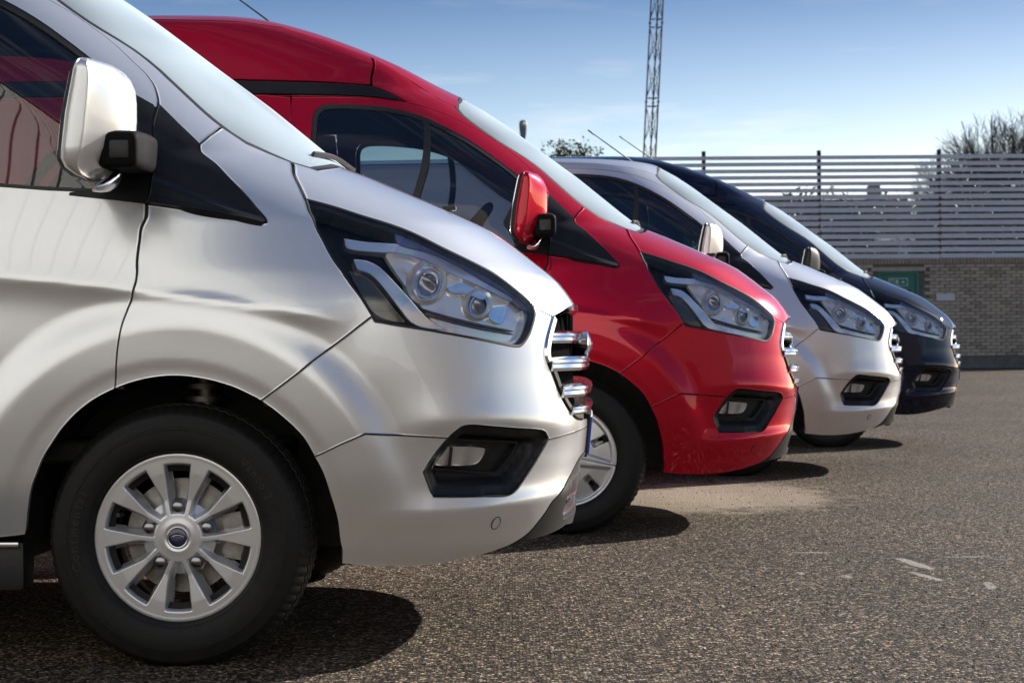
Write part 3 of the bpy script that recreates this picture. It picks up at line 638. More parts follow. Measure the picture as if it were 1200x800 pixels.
    part('washer_jet', bevelled('washer_jet', tuple(Pj+np.array([0,0,.008])), (.04,.03,.014), .005, 2), 'black', both=True)
    # roof aerial
    for fl, px, b in (('low', -.62, LO), ('high', -1.32, HI)):
        z = float(b.Z(np.array(px), np.array(0.)))-.006
        i = part('aerial_base', bevelled('aerial_base', (px,0,z+.012), (.09,.04,.03), .012, 3), 'black', flag=fl)
        bm = bmesh.new(); add_tube(bm, (px-.01,0,z+.02), (px-.30,0,z+.235), .005, .003, 6); add_tube(bm, (px-.29,0,z+.2275), (px-.33,0,z+.257), .0055, .0045, 6)
        part('aerial', bm_mesh('aerial', bm, True), 'black', i, flag=fl)
def dist_poly(poly, g):
    A = poly; B = np.roll(poly, -1, 0); ab = B-A; t = np.clip(((g-A)*ab).sum(1)/np.maximum((ab*ab).sum(1), 1e-12), 0, 1)
    return np.min(np.hypot(*(A+ab*t[:, None]-g).T))
def panel_head():
    V = []; xs = np.linspace(-.66, -1.34, 12); n = 17
    for x in xs:
        for s in np.linspace(-1, 1, n): V.append((x, (.60*s), 1.885+.03*(1-s**4)-.02*(x > -.55)))
    return mesh_from('headlining', V, [(i*n+j, i*n+j+1, (i+1)*n+j+1, (i+1)*n+j) for i in range(11) for j in range(n-1)])
def text_mesh(s, size, extrude=.0006):
    cu = bpy.data.curves.new('lettering', 'FONT'); cu.body = s; cu.size = size; cu.extrude = extrude; cu.align_x = 'CENTER'; cu.align_y = 'CENTER'; cu.resolution_u = 2
    o = bpy.data.objects.new('lettering', cu); COL.objects.link(o); bpy.context.view_layer.update()
    me = bpy.data.meshes.new_from_object(o.evaluated_get(bpy.context.evaluated_depsgraph_get())); bpy.data.objects.remove(o); bpy.data.curves.remove(cu)
    me.name = 'lettering'; return me
def loft(name, rings, angle=None):
    bm = bmesh.new(); vs = [[bm.verts.new(p) for p in r] for r in rings]; n = len(rings[0])
    for a, b in zip(vs, vs[1:]):
        for j in range(n): bm.faces.new((a[j], a[(j+1) % n], b[(j+1) % n], b[j]))
    bm.faces.new(vs[0]); bm.faces.new(vs[-1]); return bm_mesh(name, bm, True, angle)
def closed_cr(p, n=4):
    p = np.asarray(p, float); k = len(p); out = []
    for i in range(k):
        a, b, c, d = p[i-1], p[i], p[(i+1) % k], p[(i+2) % k]
        for t in np.arange(n)/n: out.append(.5*((2*b)+(-a+c)*t+(2*a-5*b+4*c-d)*t*t+(-a+3*b-3*c+d)*t**3))
    return np.array(out)
def mirror_parts(door, door_hi):
    ym = -1.10; E = lambda px, py, y=ym: elev(px, py, y, 0)
    # triangular base on the door, in front of the glass
    base = J(door_hi[:29], T(0, (183,126),(160,113),(150,160),(135,205),(112,222),(82,226),(82,229.5),(130,235)))
    part('mirror_base', panel('mirror_base', base, h=.02, gap=.001, off=.004, thick=.03), 'satin', door, both=True)
    # housing: horizontal sections between rear edge xr(z) and front edge xf(z)
    rows = [(76,99,128),(79,97,137),(84,95,143),(92,92,149),(104,89.5,154),(120,86,155.5),(140,82,155.5),(160,79.5,154),(178,77.5,150),(192,76.5,141),(202,80,131),(210,90,124),(216,103,117)]
    rings = []; back = []
    for i, (py, pl, pr_) in enumerate(rows):
        xr, _ = E(pl, py, -1.21); xf, z = E(pr_, py, -1.10); L = xf-xr
        k = min(1, .72+.2*i, .6+.16*(len(rows)-1-i)); hy = .138*k; yc = -1.105
        sec = [(xr, yc+hy*.92), (xr+.02*L, yc-.9*hy), (xr+.10*L, yc-hy), (xr+.36*L, yc-.99*hy), (xr+.46*L, yc-.90*hy), (xr+.93*L, yc-.36*hy), (xf, yc+.02*hy), (xf-.02*L, yc+.55*hy), (xr+.62*L, yc+.95*hy), (xr+.2*L, yc+hy)]
        c = closed_cr(sec, 4); rings.append([(x, y, z) for x, y in c])
        back.append([(xr-.012, yc+hy*.9, z), (xr-.012, yc-hy*.88, z), (xr+.004, yc-hy*1.0, z), (xr+.012, yc-hy*.99, z), (xr+.012, yc+hy*1.0, z), (xr+.002, yc+hy*1.0, z)])
    i = part('door_mirror', loft('door_mirror', rings), 'mirror_paint', both=True)
    part('mirror_rim', loft('mirror_rim', [[(x, y*1.0, z) for x, y, z in r] for r in back], 40), 'black', i, both=True)
    mg = []
    for b in back[1:-1]: mg.append([(b[0][0]-.001, b[0][1]-.012, b[0][2]), (b[0][0]-.001, b[1][1]+.012, b[0][2]), (b[0][0]-.004, b[1][1]+.012, b[0][2]), (b[0][0]-.004, b[0][1]-.012, b[0][2])])
    part('mirror_glass', loft('mirror_glass', mg, 30), 'mirror_glass', i, both=True)
    # arm: rounded black casting from the base out to the housing
    R_ = []
    for yy, pl, pr_, p0, p1 in ((-.86,140,187,160,206),(-.96,126,181,156,205),(-1.08,118,173,153.5,202),(-1.17,115,165,153,198),(-1.185,117,162,155,196),(-1.19,121,158,158,192)):
        xa, z0 = elev(pl, p1, yy, 0); xb, z1 = elev(pr_, p0, yy, 0); xc, hx, zc, hz = (xa+xb)/2, (xb-xa)/2, (z0+z1)/2, (z1-z0)/2
        R_.append([(xc+hx*math.copysign(abs(math.cos(t))**.4, math.cos(t)), yy, zc+hz*math.copysign(abs(math.sin(t))**.4, math.sin(t))) for t in np.linspace(0, 2*math.pi, 32, endpoint=False)])
    part('mirror_arm', loft('mirror_arm', R_, 50), 'matt', i, both=True)
    x, z = elev(141, 175, -1.19, 0); part('arm_recess', bevelled('arm_recess', (x, -1.187, z), (.05,.012,.046), .008, 2), 'black', i, both=True)
    # repeater lamp under the housing
    R2 = []
    for px, yy, p0, p1, wd in ((112,-1.17,216,225,.02),(120,-1.15,212,226,.03),(130,-1.12,205,225,.035),(138,-1.09,199,220,.035),(143,-1.06,197,212,.03)):
        x, z0 = elev(px, p1, yy, 0); _, z1 = elev(px, p0, yy, 0); zc, hz = (z0+z1)/2, (z1-z0)/2
        R2.append([(x+.012*math.cos(t), yy-wd*math.cos(t), zc+hz*math.sin(t)) for t in np.linspace(0, 2*math.pi, 16, endpoint=False)])
    part('indicator_lamp', loft('indicator_lamp', R2, 50), 'satin_chrome', i, both=True)
M['mirror_dummy'] = M['black']
M['drl'] = mat('daylight_strip_diffuser', (.95,.96,.98), .18, .75, coat=.6)
M['smoked'] = mat('smoked_reflector', (.10,.095,.085), .15, .6, coat=.6)
M['violet'] = mat('violet_sheen', (.34,.33,.50), .25, .8, coat=.5)  # sky sheen of the headlamp lens as a colour
M['projector'] = mat('projector_glass', (.25,.27,.30), .04, .5, coat=1)

# ------------------------------------------------------------------ wheels: local y is outboard-negative, axle at the origin
def polar(name, rs, nth, hfun, keep):
    V = []; k = len(rs); th = np.linspace(0, 2*np.pi, nth, endpoint=False); RR, TT = np.meshgrid(rs, th); H = hfun(RR, TT); K = keep(RR, TT)
    V = np.stack([RR*np.cos(TT), -H, RR*np.sin(TT)], -1).reshape(-1, 3); Fc = []
    for i in range(nth):
        i2 = (i+1) % nth
        for j in range(k-1):
            if K[i, j] or K[i, j+1] or K[i2, j] or K[i2, j+1]: Fc.append((i*k+j, i*k+j+1, i2*k+j+1, i2*k+j)[::-1])
    me = mesh_from(name, V, Fc); bm = bmesh.new(); bm.from_mesh(me); bmesh.ops.delete(bm, geom=[v for v in bm.verts if not v.link_faces], context='VERTS')
    bmesh.ops.remove_doubles(bm, verts=bm.verts[:], dist=1e-5); bm.to_mesh(me); bm.free(); return me
def alloy_mesh():
    rs = np.concatenate([[.004,.02,.027,.030,.034], np.arange(.038,.206,.0022), [.208,.212,.216,.219,.221,.2215,.2215]])
    def win(r, t):
        k = np.round((t-np.pi/2)/(np.pi/5)); c = np.pi/2+k*np.pi/5; d = np.abs(t-c)*r; nut = (np.mod(k, 2) == 0)
        hw = np.interp(r, [.05,.07,.085,.10,.13,.16,.185,.195], [.016,.0215,.0245,.0275,.031,.034,.0365,.0365])
        rin = np.where(nut, .060, .060); hw = hw*np.where(nut, 1, sstep((r-.05)/.06)*.42+.58)
        e = np.minimum(np.minimum(hw-d, (.1915-r)*.9), (r-rin)*.9); return e, nut
    def h(r, t):
        e, nut = win(r, t)
        f = np.interp(r, [0,.03,.05,.1,.17,.205,.214,.2195,.2215], [.004,.006,.003,-.001,.004,.004,.005,.001,-.012])
        dp = np.where(nut, np.interp(r, [.05,.09,.11,.19], [.020,.026,.046,.046]), np.interp(r, [.06,.105,.13,.19], [.004,.026,.046,.046]))
        f = f-dp*sstep(e/.0135)
        cap = (r < .0365); f = np.where(r < .0335, .002, f)
        lastr = np.isclose(r, .2215); return f
    rr = rs.copy()
    def keep(r, t):
        e, nut = win(r, t); return ~((e > .0122) & (r > .094) & (r < .181))
    me = polar('wheel', rs, 720, h, keep)
    bm = bmesh.new(); bm.from_mesh(me)
    return bm_mesh('wheel', bm, True, 50)
def cover_mesh():
    rs = np.concatenate([[.004,.02,.035,.04,.044], np.arange(.05,.2,.003), [.203,.206,.209,.213,.216,.219,.2215]])
    def loc(r, t):
        k = np.round((t-R(24))/R(72)); c = R(24)+k*R(72); d = t-c; return d, r
    def h(r, t):
        d, r = loc(r, t); x, y = r*np.cos(d), r*np.sin(d)
        f = np.interp(r, [0,.04,.046,.06,.12,.19,.206,.214,.2215], [.02,.019,.012,.014,.012,.002,-.001,.003,-.008])
        tri = np.minimum((x-.085)*.5-np.abs(y)*.55+.022, (.196-r)); f = f-.016*sstep(tri/.012)
        cap = np.minimum(.0135-np.abs(y), .034-np.abs(x-.155)); f = f-.012*sstep((cap+.004)/.006)
        g = np.abs(d)-R(36); f = f-.0025*np.exp(-(g*r/.003)**2); return f
    def keep(r, t):
        d, r = loc(r, t); x, y = r*np.cos(d), r*np.sin(d); return ~((np.abs(y) < .012) & (np.abs(x-.155) < .032))
    bm = bmesh.new(); bm.from_mesh(polar('wheel', rs, 360, h, keep)); return bm_mesh('wheel', bm, True, 50)
def tyre_mesh():
    prof = [(.205,.175),(.222,.19),(.24,.200),(.275,.207),(.305,.2),(.325,.184),(.334,.168),(.339,.150),(.3405,.145),(.3335,.143),(.3335,.136),(.3425,.134),(.343,.112),(.3355,.110),(.3355,.100),(.343,.098),(.343,.075),(.3355,.073),(.3355,.063),(.343,.061),(.3425,.039),(.3335,.037),(.3335,.030),(.3405,.028),(.339,.023),(.334,.006),(.325,-.01),
            (.3165,-.021),(.314,-.0215),(.3135,-.0235),(.309,-.0245),(.295,-.0305),(.286,-.0325),(.285,-.034),(.278,-.0345),(.277,-.033),(.262,-.0335),(.245,-.031),(.232,-.026),(.228,-.024),(.2265,-.0215),(.224,-.0205),(.221,-.012),(.2185,-.006),(.205,.004),(.17,.02)]
    n = 240; V = []; k = len(prof)
    for i in range(n):
        a = 2*math.pi*i/n
        for j, (r, o) in enumerate(prof):
            rr, oo = r, o
            if r > .324: 
                if (i % 3) == 0 and not (.336 > r > .33 and 0.02 < o < .15): rr -= .0028 if r < .3385 else .0035
            if 24 <= j <= 27 and (i % 3) == 0: oo += .0016
            z = rr*math.sin(a)
            x = rr*math.cos(a)
            if z < -.322: 
                oo = oo-(.010*(-.322-z)/.02)*(1 if oo < .09 else -1); z = max(z, -.3285)
            V.append((x, oo, z))
    Fc = [(i*k+j, i*k+j+1, ((i+1) % n)*k+j+1, ((i+1) % n)*k+j) for i in range(n) for j in range(k-1)]
    bm = bmesh.new(); vs = [bm.verts.new(v) for v in V]
    for f in Fc: bm.faces.new([vs[q] for q in f])
    return bm_mesh('tyre', bm, True, 38)
def arc_text(items):
    bm = bmesh.new()
    for s, ang, r, size in items:       # letters stand outward round the sidewall, first letter at angle ang (degrees, clockwise)
        a = R(ang)
        for ch in s:
            adv = size*{'i': .30, 'l': .28, ' ': .35, 't': .38, 'C': .66, '1': .52}.get(ch, .56)
            if ch != ' ':
                me = text_mesh(ch, size, .0006)
                me.transform(Matrix.Rotation(math.pi/2-a, 4, 'Y') @ Matrix.Translation((0, -.0345, r)) @ Matrix.Rotation(R(90), 4, 'X')); bm.from_mesh(me)
            a -= (adv+size*.06)/r
    return bm_mesh('tyre_lettering', bm)
def wheels():
    tyre = tyre_mesh(); al = alloy_mesh(); cv = cover_mesh()
    barrel = lathe('wheel_barrel', [(.2135,-.004),(.208,.006),(.2,.03),(.195,.10),(.205,.165),(.19,.17),(.18,.1)], 72)
    disc = lathe('brake_disc', [(.03,.05),(.075,.05),(.08,.064),(.085,.066),(.148,.066),(.148,.09),(.03,.09)], 64, angle=30)
    cal = bmesh.new()
    for a in (12, -12): add_box(cal, Vector((.142*math.cos(R(a)), .066, .142*math.sin(R(a)))), (.06,.065,.06), Matrix.Rotation(-R(a), 3, 'Y'))
    add_box(cal, (.152,.075,0), (.045,.06,.10)); bmesh.ops.bevel(cal, geom=cal.edges[:], offset=.008, segments=2, affect='EDGES'); cal = bm_mesh('brake_caliper', cal, True, 40)
    nut = lathe('wheel_nut', [(.0,-.012),(.004,-.0117),(.0075,-.0095),(.009,-.006),(.0105,-.004),(.0115,-.003),(.0115,.002),(.0145,.006),(.0145,.014)], 6, angle=20)
    nut2 = lathe('nut_cap', [(0,-.014),(.005,-.0132),(.008,-.0105),(.0092,-.006),(.0092,.0)], 20)
    bmn = bmesh.new(); bmn.from_mesh(nut); bmn.from_mesh(nut2); bmesh.ops.scale(bmn, vec=(1.65,1,1.65), verts=bmn.verts[:]); nut = bm_mesh('wheel_nut', bmn, True, 30)
    cap = lathe('centre_cap', [(0,-.0065),(.012,-.0062),(.0225,-.0050),(.0245,-.0035),(.0245,.004)], 40)
    capr = lathe('cap_ring', [(.0240,-.004),(.0265,-.0055),(.029,-.004),(.030,.002)], 40)
    em = bmesh.new(); n = 36; r0 = []; r1 = []; 
    for t in range(n):
        a = 2*math.pi*t/n; r0.append(em.verts.new((.0165*math.cos(a), -.0068, .0068*math.sin(a)))); r1.append(em.verts.new((.0155*math.cos(a), -.0069, .0059*math.sin(a))))
    for t in range(n): em.faces.new((r0[t], r0[(t+1) % n], r1[(t+1) % n], r1[t]))
    tm = text_mesh('Ford', .0105, .0002); tm.transform(Matrix.Translation((0,-.007,0)) @ Matrix.Rotation(R(90), 4, 'X')); em.from_mesh(tm); em = bm_mesh('cap_emblem', em)
    hole = bmesh.new(); add_tube(hole, (0,-.0078,.0165), (0,-.004,.0165), .0016, n=10); hole = bm_mesh('cap_stud', hole)
    let1 = [arc_text([q]) for q in (('Vanco 2', 47, .262, .030), ('Continental', 196, .262, .034))]; let2 = [arc_text([q]) for q in (('10 C', 70, .262, .026), ('Continental', 186, .262, .034))]
    valve = bmesh.new(); add_tube(valve, (-.155,-.002,.058), (-.150,.03,.056), .0055, n=10); valve = bm_mesh('tyre_valve', valve, True, 40)
    back = lathe('wheel_well_disc', [(.001,.1),(.19,.1)], 32)
    for fl, rim, rm in (('alloy', al, 'alloy'), ('cover', cv, 'cover')):
        for x in (0, -2.933):
            for s in (1, -1):
                w = part('wheel', rim, rm, flag=fl, loc=(x, -.935*s, .3285), rotz=0 if s == 1 else math.pi)
                part('tyre', tyre, 'rubber', w, flag=fl); part('wheel_barrel', barrel, 'steel' if fl == 'alloy' else 'dark', w, flag=fl)
                part('brake_disc', disc, 'steel', w, flag=fl); part('brake_caliper', cal, 'steel', w, flag=fl)
                [part('tyre_lettering', q, 'rubber_mark', w, flag=fl) for q in (let1 if fl == 'alloy' else let2)]
                if fl == 'alloy':
                    for k in range(5):
                        a = math.pi/2+k*2*math.pi/5; part('wheel_nut', nut, 'nut', w, flag=fl, loc=(.0785*math.cos(a), .011, .0785*math.sin(a)))
                    part('centre_cap', cap, 'blue', w, flag=fl); part('cap_ring', capr, 'satin_chrome', w, flag=fl); part('cap_emblem', em, 'satin_chrome', w, flag=fl); part('cap_stud', hole, 'chrome', w, flag=fl)
                    part('tyre_valve', valve, 'black', w, flag=fl)
                else: part('tyre_valve', valve, 'black', w, flag=fl)
build_van(); wheels()

# ------------------------------------------------------------------ the four vans
def tag(o, label=None, cat=None, group=None, kind=None):
    for k, v in (('label', label), ('category', cat), ('group', group), ('kind', kind)):
        if v: o[k] = v
    return o
def empty(name, loc, rz=0):
    o = bpy.data.objects.new(name, None); o.empty_display_size = .2; COL.objects.link(o); o.location = loc; o.rotation_euler = (0, 0, rz); return o
VANS = [('silver', 'low', 'alloy', 'silver', 'silver van nearest the camera, with ten-spoke alloy wheel and its windscreen cut by the frame'),
        ('red', 'high', 'cover', 'red', 'bright red high-roof van with black roof stripe and silver plastic wheel cover'),
        ('silver2', 'low', 'cover', 'silver2', 'pale silver low-roof van standing between the red van and the dark navy van'),
        ('navy', 'high', 'cover', 'black', 'dark navy high-roof van with black mirrors, farthest in the row')]
for k, (pt, roof, whl, mir, label) in enumerate(VANS):
    root = tag(empty('van', (*PLACE[k], (.001, .007, .001, 0)[k]), -R(YAW[k])), label, 'van', 'vans parked in a row')
    objs = {}
    for i, p in enumerate(PARTS):
        if p['flag'] not in ('all', roof, whl): continue
        me = p['mesh']; lz = p['loc']
        if k == 3 and p['flag'] == 'high':          # the navy van's raised roof is a little lower
            me = me.copy(); V = np.empty(len(me.vertices)*3); me.vertices.foreach_get('co', V); V = V.reshape(-1, 3)
            V[:, 2] = np.where(V[:, 2] > 1.9, 1.9+(V[:, 2]-1.9)*.97, V[:, 2]); me.vertices.foreach_set('co', V.ravel()); me.update()
        o = bpy.data.objects.new(p['name'], me); COL.objects.link(o); objs[i] = o
        o.parent = objs[p['parent']] if p['parent'] is not None else root
        o.location = p['loc']; o.rotation_euler = (0, 0, p['rotz'])
        m = M[pt] if p['mat'] == 'paint' else (M[mir] if p['mat'] == 'mirror_paint' else M[p['mat']])
        if not me.materials: me.materials.append(m)
        o.material_slots[0].link = 'OBJECT'; o.material_slots[0].material = m

# ------------------------------------------------------------------ ground
def simple(name, me, m, parent=None, loc=(0,0,0)):
    o = bpy.data.objects.new(name, me); COL.objects.link(o); o.parent = parent; o.location = loc
    if not me.materials: me.materials.append(m)
    return o
def gz(Y): return .165*float(sstep(np.array((Y-17)/22)))
xs = [-400,-120,-40,-15,-6,-2,0,2,4,8,15,30,80,400]; ys = [-60,-20,-6,0]+list(np.arange(3,42,1.0))+[60,120,300,900]
V = [(x, y, gz(y)) for y in ys for x in xs]; n = len(xs)
gm = mat('asphalt', (.06,.055,.05), .9, spec=.15); N_, L_, B_ = nodes(gm)
geo = N_.new('ShaderNodeNewGeometry'); pos = geo.outputs['Position']
vo = N_.new('ShaderNodeTexVoronoi'); vo.inputs['Scale'].default_value = 108; vo.inputs['Randomness'].default_value = 1; L_.new(pos, vo.inputs['Vector'])
vo2 = N_.new('ShaderNodeTexVoronoi'); vo2.inputs['Scale'].default_value = 260; L_.new(pos, vo2.inputs['Vector'])
sepc = N_.new('ShaderNodeSeparateColor'); L_.new(vo.outputs['Color'], sepc.inputs[0])
stone = ramp(gm, sepc.outputs[0], [(0,(.006,.005,.004)),(.38,(.034,.026,.019)),(.7,(.105,.078,.054)),(.92,(.27,.20,.138)),(1,(.52,.42,.31))])
edge = ramp(gm, vo.outputs['Distance'], [(.45,(1,1,1)),(.8,(.25,.25,.25))])
mm = N_.new('ShaderNodeMix'); mm.data_type = 'RGBA'; mm.blend_type = 'MULTIPLY'; mm.inputs['Factor'].default_value = .85; L_.new(stone.outputs[0], mm.inputs['A']); L_.new(edge.outputs[0], mm.inputs['B'])
big = noise(gm, .55, 6, .65, vec=pos); bigr = ramp(gm, big.outputs['Fac'], [(.3,(.72,.72,.72)),(.7,(1.18,1.15,1.1))])
mm2 = N_.new('ShaderNodeMix'); mm2.data_type = 'RGBA'; mm2.blend_type = 'MULTIPLY'; mm2.inputs['Factor'].default_value = 1; L_.new(mm.outputs['Result'], mm2.inputs['A']); L_.new(bigr.outputs[0], mm2.inputs['B'])
last = mm2.outputs['Result']
def stain(cx, cy, rx, ry, col, sharp, nscale, amt, rot=0):
    """a worn or painted mark on the asphalt: an ellipse broken up by noise"""
    global last
    mp = N_.new('ShaderNodeMapping'); mp.vector_type = 'TEXTURE'; mp.inputs['Location'].default_value = (cx, cy, 0); mp.inputs['Rotation'].default_value = (0, 0, R(rot)); mp.inputs['Scale'].default_value = (rx, ry, 1e4); L_.new(pos, mp.inputs[0])
    ln = N_.new('ShaderNodeVectorMath'); ln.operation = 'LENGTH'; L_.new(mp.outputs[0], ln.inputs[0])
    nz = noise(gm, nscale, 5, .7, vec=pos); ad = N_.new('ShaderNodeMath'); ad.operation = 'MULTIPLY_ADD'; ad.inputs[1].default_value = 1.7; L_.new(nz.outputs['Fac'], ad.inputs[0]); L_.new(ln.outputs['Value'], ad.inputs[2])
    rr = ramp(gm, ad.outputs[0], [(0,(amt,)*3),(.999,(0,)*3)]); rr.color_ramp.elements[0].position = 0
    mr = N_.new('ShaderNodeMapRange'); mr.interpolation_type = 'SMOOTHSTEP'; mr.inputs['From Min'].default_value = 1.75+sharp; mr.inputs['From Max'].default_value = 1.75-sharp; mr.inputs['To Max'].default_value = amt; L_.new(ad.outputs[0], mr.inputs['Value'])
    N_.remove(rr); x = N_.new('ShaderNodeMix'); x.data_type = 'RGBA'; x.inputs['B'].default_value = (*col, 1); L_.new(mr.outputs[0], x.inputs['Factor']); L_.new(last, x.inputs['A']); last = x.outputs['Result']
def gp(px, py):
    v = py+ROLL*(px-600)-HZ; D = CAM_H*F_PX/v; return (px-600)/F_PX*D, D
for (px, py, rx, ry, amt, rot) in ((862,580,.50,.95,.72,0),(780,586,.5,.8,.7,0)): stain(*gp(px, py), rx, ry, (.31,.255,.185), .30, 5, amt, rot)
for (px, py, rx, ry, amt, rot) in ((1070,660,.028,.20,.5,8),(1084,675,.02,.14,.5,12),(1158,686,.018,.12,.4,-10),(936,671,.016,.05,.35,0),(1130,652,.10,.02,.35,0),(950,647,.09,.02,.35,0),(990,675,.02,.05,.4,0)): stain(*gp(px, py), rx, ry, (.46,.43,.39), .10, 30, amt, rot)
L_.new(last, B_.inputs['Base Color'])
hh = N_.new('ShaderNodeMath'); hh.operation = 'ADD'; L_.new(vo.outputs['Distance'], hh.inputs[0]); h2 = N_.new('ShaderNodeMath'); h2.operation = 'MULTIPLY'; h2.inputs[1].default_value = .4; L_.new(vo2.outputs['Distance'], h2.inputs[0]); L_.new(h2.outputs[0], hh.inputs[1])
bu = bump(gm, hh.outputs[0], .9, .006); bu.invert = True
rr = ramp(gm, sepc.outputs[1], [(0,(.95,)*3),(.75,(.8,)*3),(1,(.45,)*3)]); L_.new(rr.outputs[0], B_.inputs['Roughness'])
g = simple('ground', mesh_from('ground', V, [(i*n+j, i*n+j+1, (i+1)*n+j+1, (i+1)*n+j) for i in range(len(ys)-1) for j in range(n-1)]), gm); tag(g, kind='structure')
# loose chippings lying on the tarmac
sv, sf = [], []; ico = [(0,0,1),(.9,0,-.1),(-.45,.78,-.1),(-.45,-.78,-.1),(0,0,-.8)]; icf = [(0,1,2),(0,2,3),(0,3,1),(4,2,1),(4,3,2),(4,1,3)]
for i in range(9000):
    D = 3.4*(20/3.4)**(rng.random()**1.35); X = (rng.random()*2-1)*.31*D; s = .0022+.0035*rng.random()**3
    a = rng.random()*6.28; b = len(sv)
    for v in ico:
        x, y, z = v[0]*s*(.8+.6*rng.random()), v[1]*s*(.8+.6*rng.random()), v[2]*s*.7; sv.append((X+x*math.cos(a)-y*math.sin(a), D+x*math.sin(a)+y*math.cos(a), gz(D)+z+s*.35))
    sf += [(p+b, q+b, r+b) for p, q, r in icf]
cm = vary(mat('stone_chipping', rough=.8), 9, (.05,.044,.038), (.22,.19,.15), lo=.35, hi=.65)
tag(simple('loose_chippings', mesh_from('loose_chippings', sv, sf, smooth=False), cm), 'loose stone chippings scattered over the tarmac', 'chippings', kind='stuff')

# ------------------------------------------------------------------ brick wall with door, slatted fence above
WY = 40.0; WX0, WX1 = 1.0, 19.0; Z0 = .165; ZW = 2.59
wm = vary(mat('mortar', rough=.95), 14, (.15,.135,.115), (.23,.21,.18), bstr=.3)
def brickmat(name, a, b): return vary(mat(name, rough=.9), 6, a, b, bstr=.25)
BM = [brickmat('buff_brick', (.50,.40,.295), (.62,.50,.375)), brickmat('grey_brick', (.42,.345,.26), (.55,.45,.345)), brickmat('brown_brick', (.33,.255,.185), (.45,.35,.26))]
wall = tag(empty('brick_wall', (10, WY, Z0)), 'low buff brick wall carrying the slatted fence, with a green door in it', 'wall')
def wbox(name, c, s, m, parent=wall, bev=0):
    bm = bmesh.new(); add_box(bm, (c[0]-10, c[1]-WY, c[2]-Z0), s)
    if bev: bmesh.ops.bevel(bm, geom=bm.edges[:], offset=bev, segments=1, affect='EDGES')
    return simple(name, bm_mesh(name, bm), m, parent)
def wx(px): return (px-600)/F_PX*WY
DX0, DX1 = wx(1029.5), wx(1077); DZT = 2.31
wbox('wall_core', ((WX0+DX0)/2, WY+.13, (Z0+ZW)/2-.1), (DX0-WX0, .2, ZW-Z0+.2), wm); wbox('wall_core', ((WX1+DX1)/2, WY+.13, (Z0+ZW)/2-.1), (WX1-DX1, .2, ZW-Z0+.2), wm)
wbox('wall_core', ((DX0+DX1)/2, WY+.13, (DZT+ZW)/2), (DX1-DX0, .2, ZW-DZT), wm)
cells = []; bl, bh = .225, .075; row = 0; z = Z0+.27
plinth = wbox('plinth', ((WX0+WX1)/2, WY+.03, Z0+.06), (WX1-WX0, .16, .36), brickmat('plinth_concrete', (.14,.13,.11), (.23,.21,.18)))
while z+bh < ZW-.12:
    x = WX0+(row % 2)*bl/2
    while x+bl < WX1:
        if not (x+bl > DX0-.02 and x < DX1+.02 and z < DZT+.1): cells.append((x+bl/2, z+bh/2))
        x += bl
    z += bh; row += 1
cells.sort(key=lambda c: (abs(c[0]-10.1)*1.0, c[1]))
def brick_geo(bm, c, s): add_box(bm, c, s)
bmeshes = []
for j in range(6):
    bm = bmesh.new(); add_box(bm, (0, 0, 0), (bl-.012+rng.uniform(-.004,.004), .06, bh-.012+rng.uniform(-.003,.003))); bmesh.ops.bevel(bm, geom=[e for e in bm.edges], offset=.003, segments=1, affect='EDGES'); bmeshes.append(bm_mesh('brick', bm))
bmeshes = [(m_, BM[j % 3]) for j, m_ in enumerate(bmeshes)]
for j, (x, zz) in enumerate(cells[:300]):
    me, m_ = bmeshes[int(rng.choice(6, p=[.28,.2,.08,.24,.14,.06]))]; o = simple('brick', me, m_, wall, (x-10, .012+rng.uniform(-.004,.004), zz-Z0))
for c in range(3):
    bm = bmesh.new()
    for j, (x, zz) in enumerate(cells[300:]):
        if int((math.sin(x*127.1+zz*311.7)*43758.5) % 1*10) in ((0,1,2,3,4), (5,6,7), (8,9))[c]: add_box(bm, (x-10, .012+rng.uniform(-.004,.004), zz-Z0), (bl-.012, .06, bh-.012))
    tag(simple('brickwork', bm_mesh('brickwork', bm), BM[c], wall), kind='stuff')
bm = bmesh.new(); x = WX0
while x < WX1: add_box(bm, (x+.035-10, .02+rng.uniform(-.003,.003), ZW-.062-Z0), (.064, .09, .118)); x += .076
tag(simple('brick_coping', bm_mesh('brick_coping', bm), BM[2], wall), kind='stuff')
wbox('lintel', ((DX0+DX1)/2, WY-.005, DZT+.045), (DX1-DX0+.3, .1, .085), BM[1])
gd = vary(mat('green_door_paint', rough=.45), 5, (.05,.21,.165), (.06,.24,.19))
door = wbox('door', ((DX0+DX1)/2, WY+.06, (Z0+DZT)/2), (DX1-DX0-.1, .04, DZT-Z0-.06), gd, bev=.004)
for c, s in ((((DX0+.025), WY+.03, (Z0+DZT)/2), (.05, .12, DZT-Z0)), (((DX1-.025), WY+.03, (Z0+DZT)/2), (.05, .12, DZT-Z0)), (((DX0+DX1)/2, WY+.03, DZT-.025), (DX1-DX0-.1, .12, .05))): wbox('door_frame', c, s, gd, door)
sx, sz = wx(1053.5), CAM_H+(HZ-330.5-3.6)/F_PX*WY
white = mat('sign_white', (.72,.74,.72), .5); sg = mat('sign_green', (.01,.22,.10), .5)
for c, s, m_ in ((sx, (.42,.012,.17), white), (sx, (.385,.016,.14), sg)): wbox('exit_sign', (c, WY+.033, sz), s, m_, door)
def poly_plate(name, pts, y, th, m, parent, off=(0,0,0)):
    bm = bmesh.new(); f = bm.faces.new([bm.verts.new((x, y, z)) for x, z in pts]); r = bmesh.ops.extrude_face_region(bm, geom=[f]); bmesh.ops.translate(bm, verts=[v for v in r['geom'] if isinstance(v, bmesh.types.BMVert)], vec=(0, -th, 0))
    return simple(name, bm_mesh(name, bm), m, parent, off)
so_ = (sx-10, .022, sz-Z0)
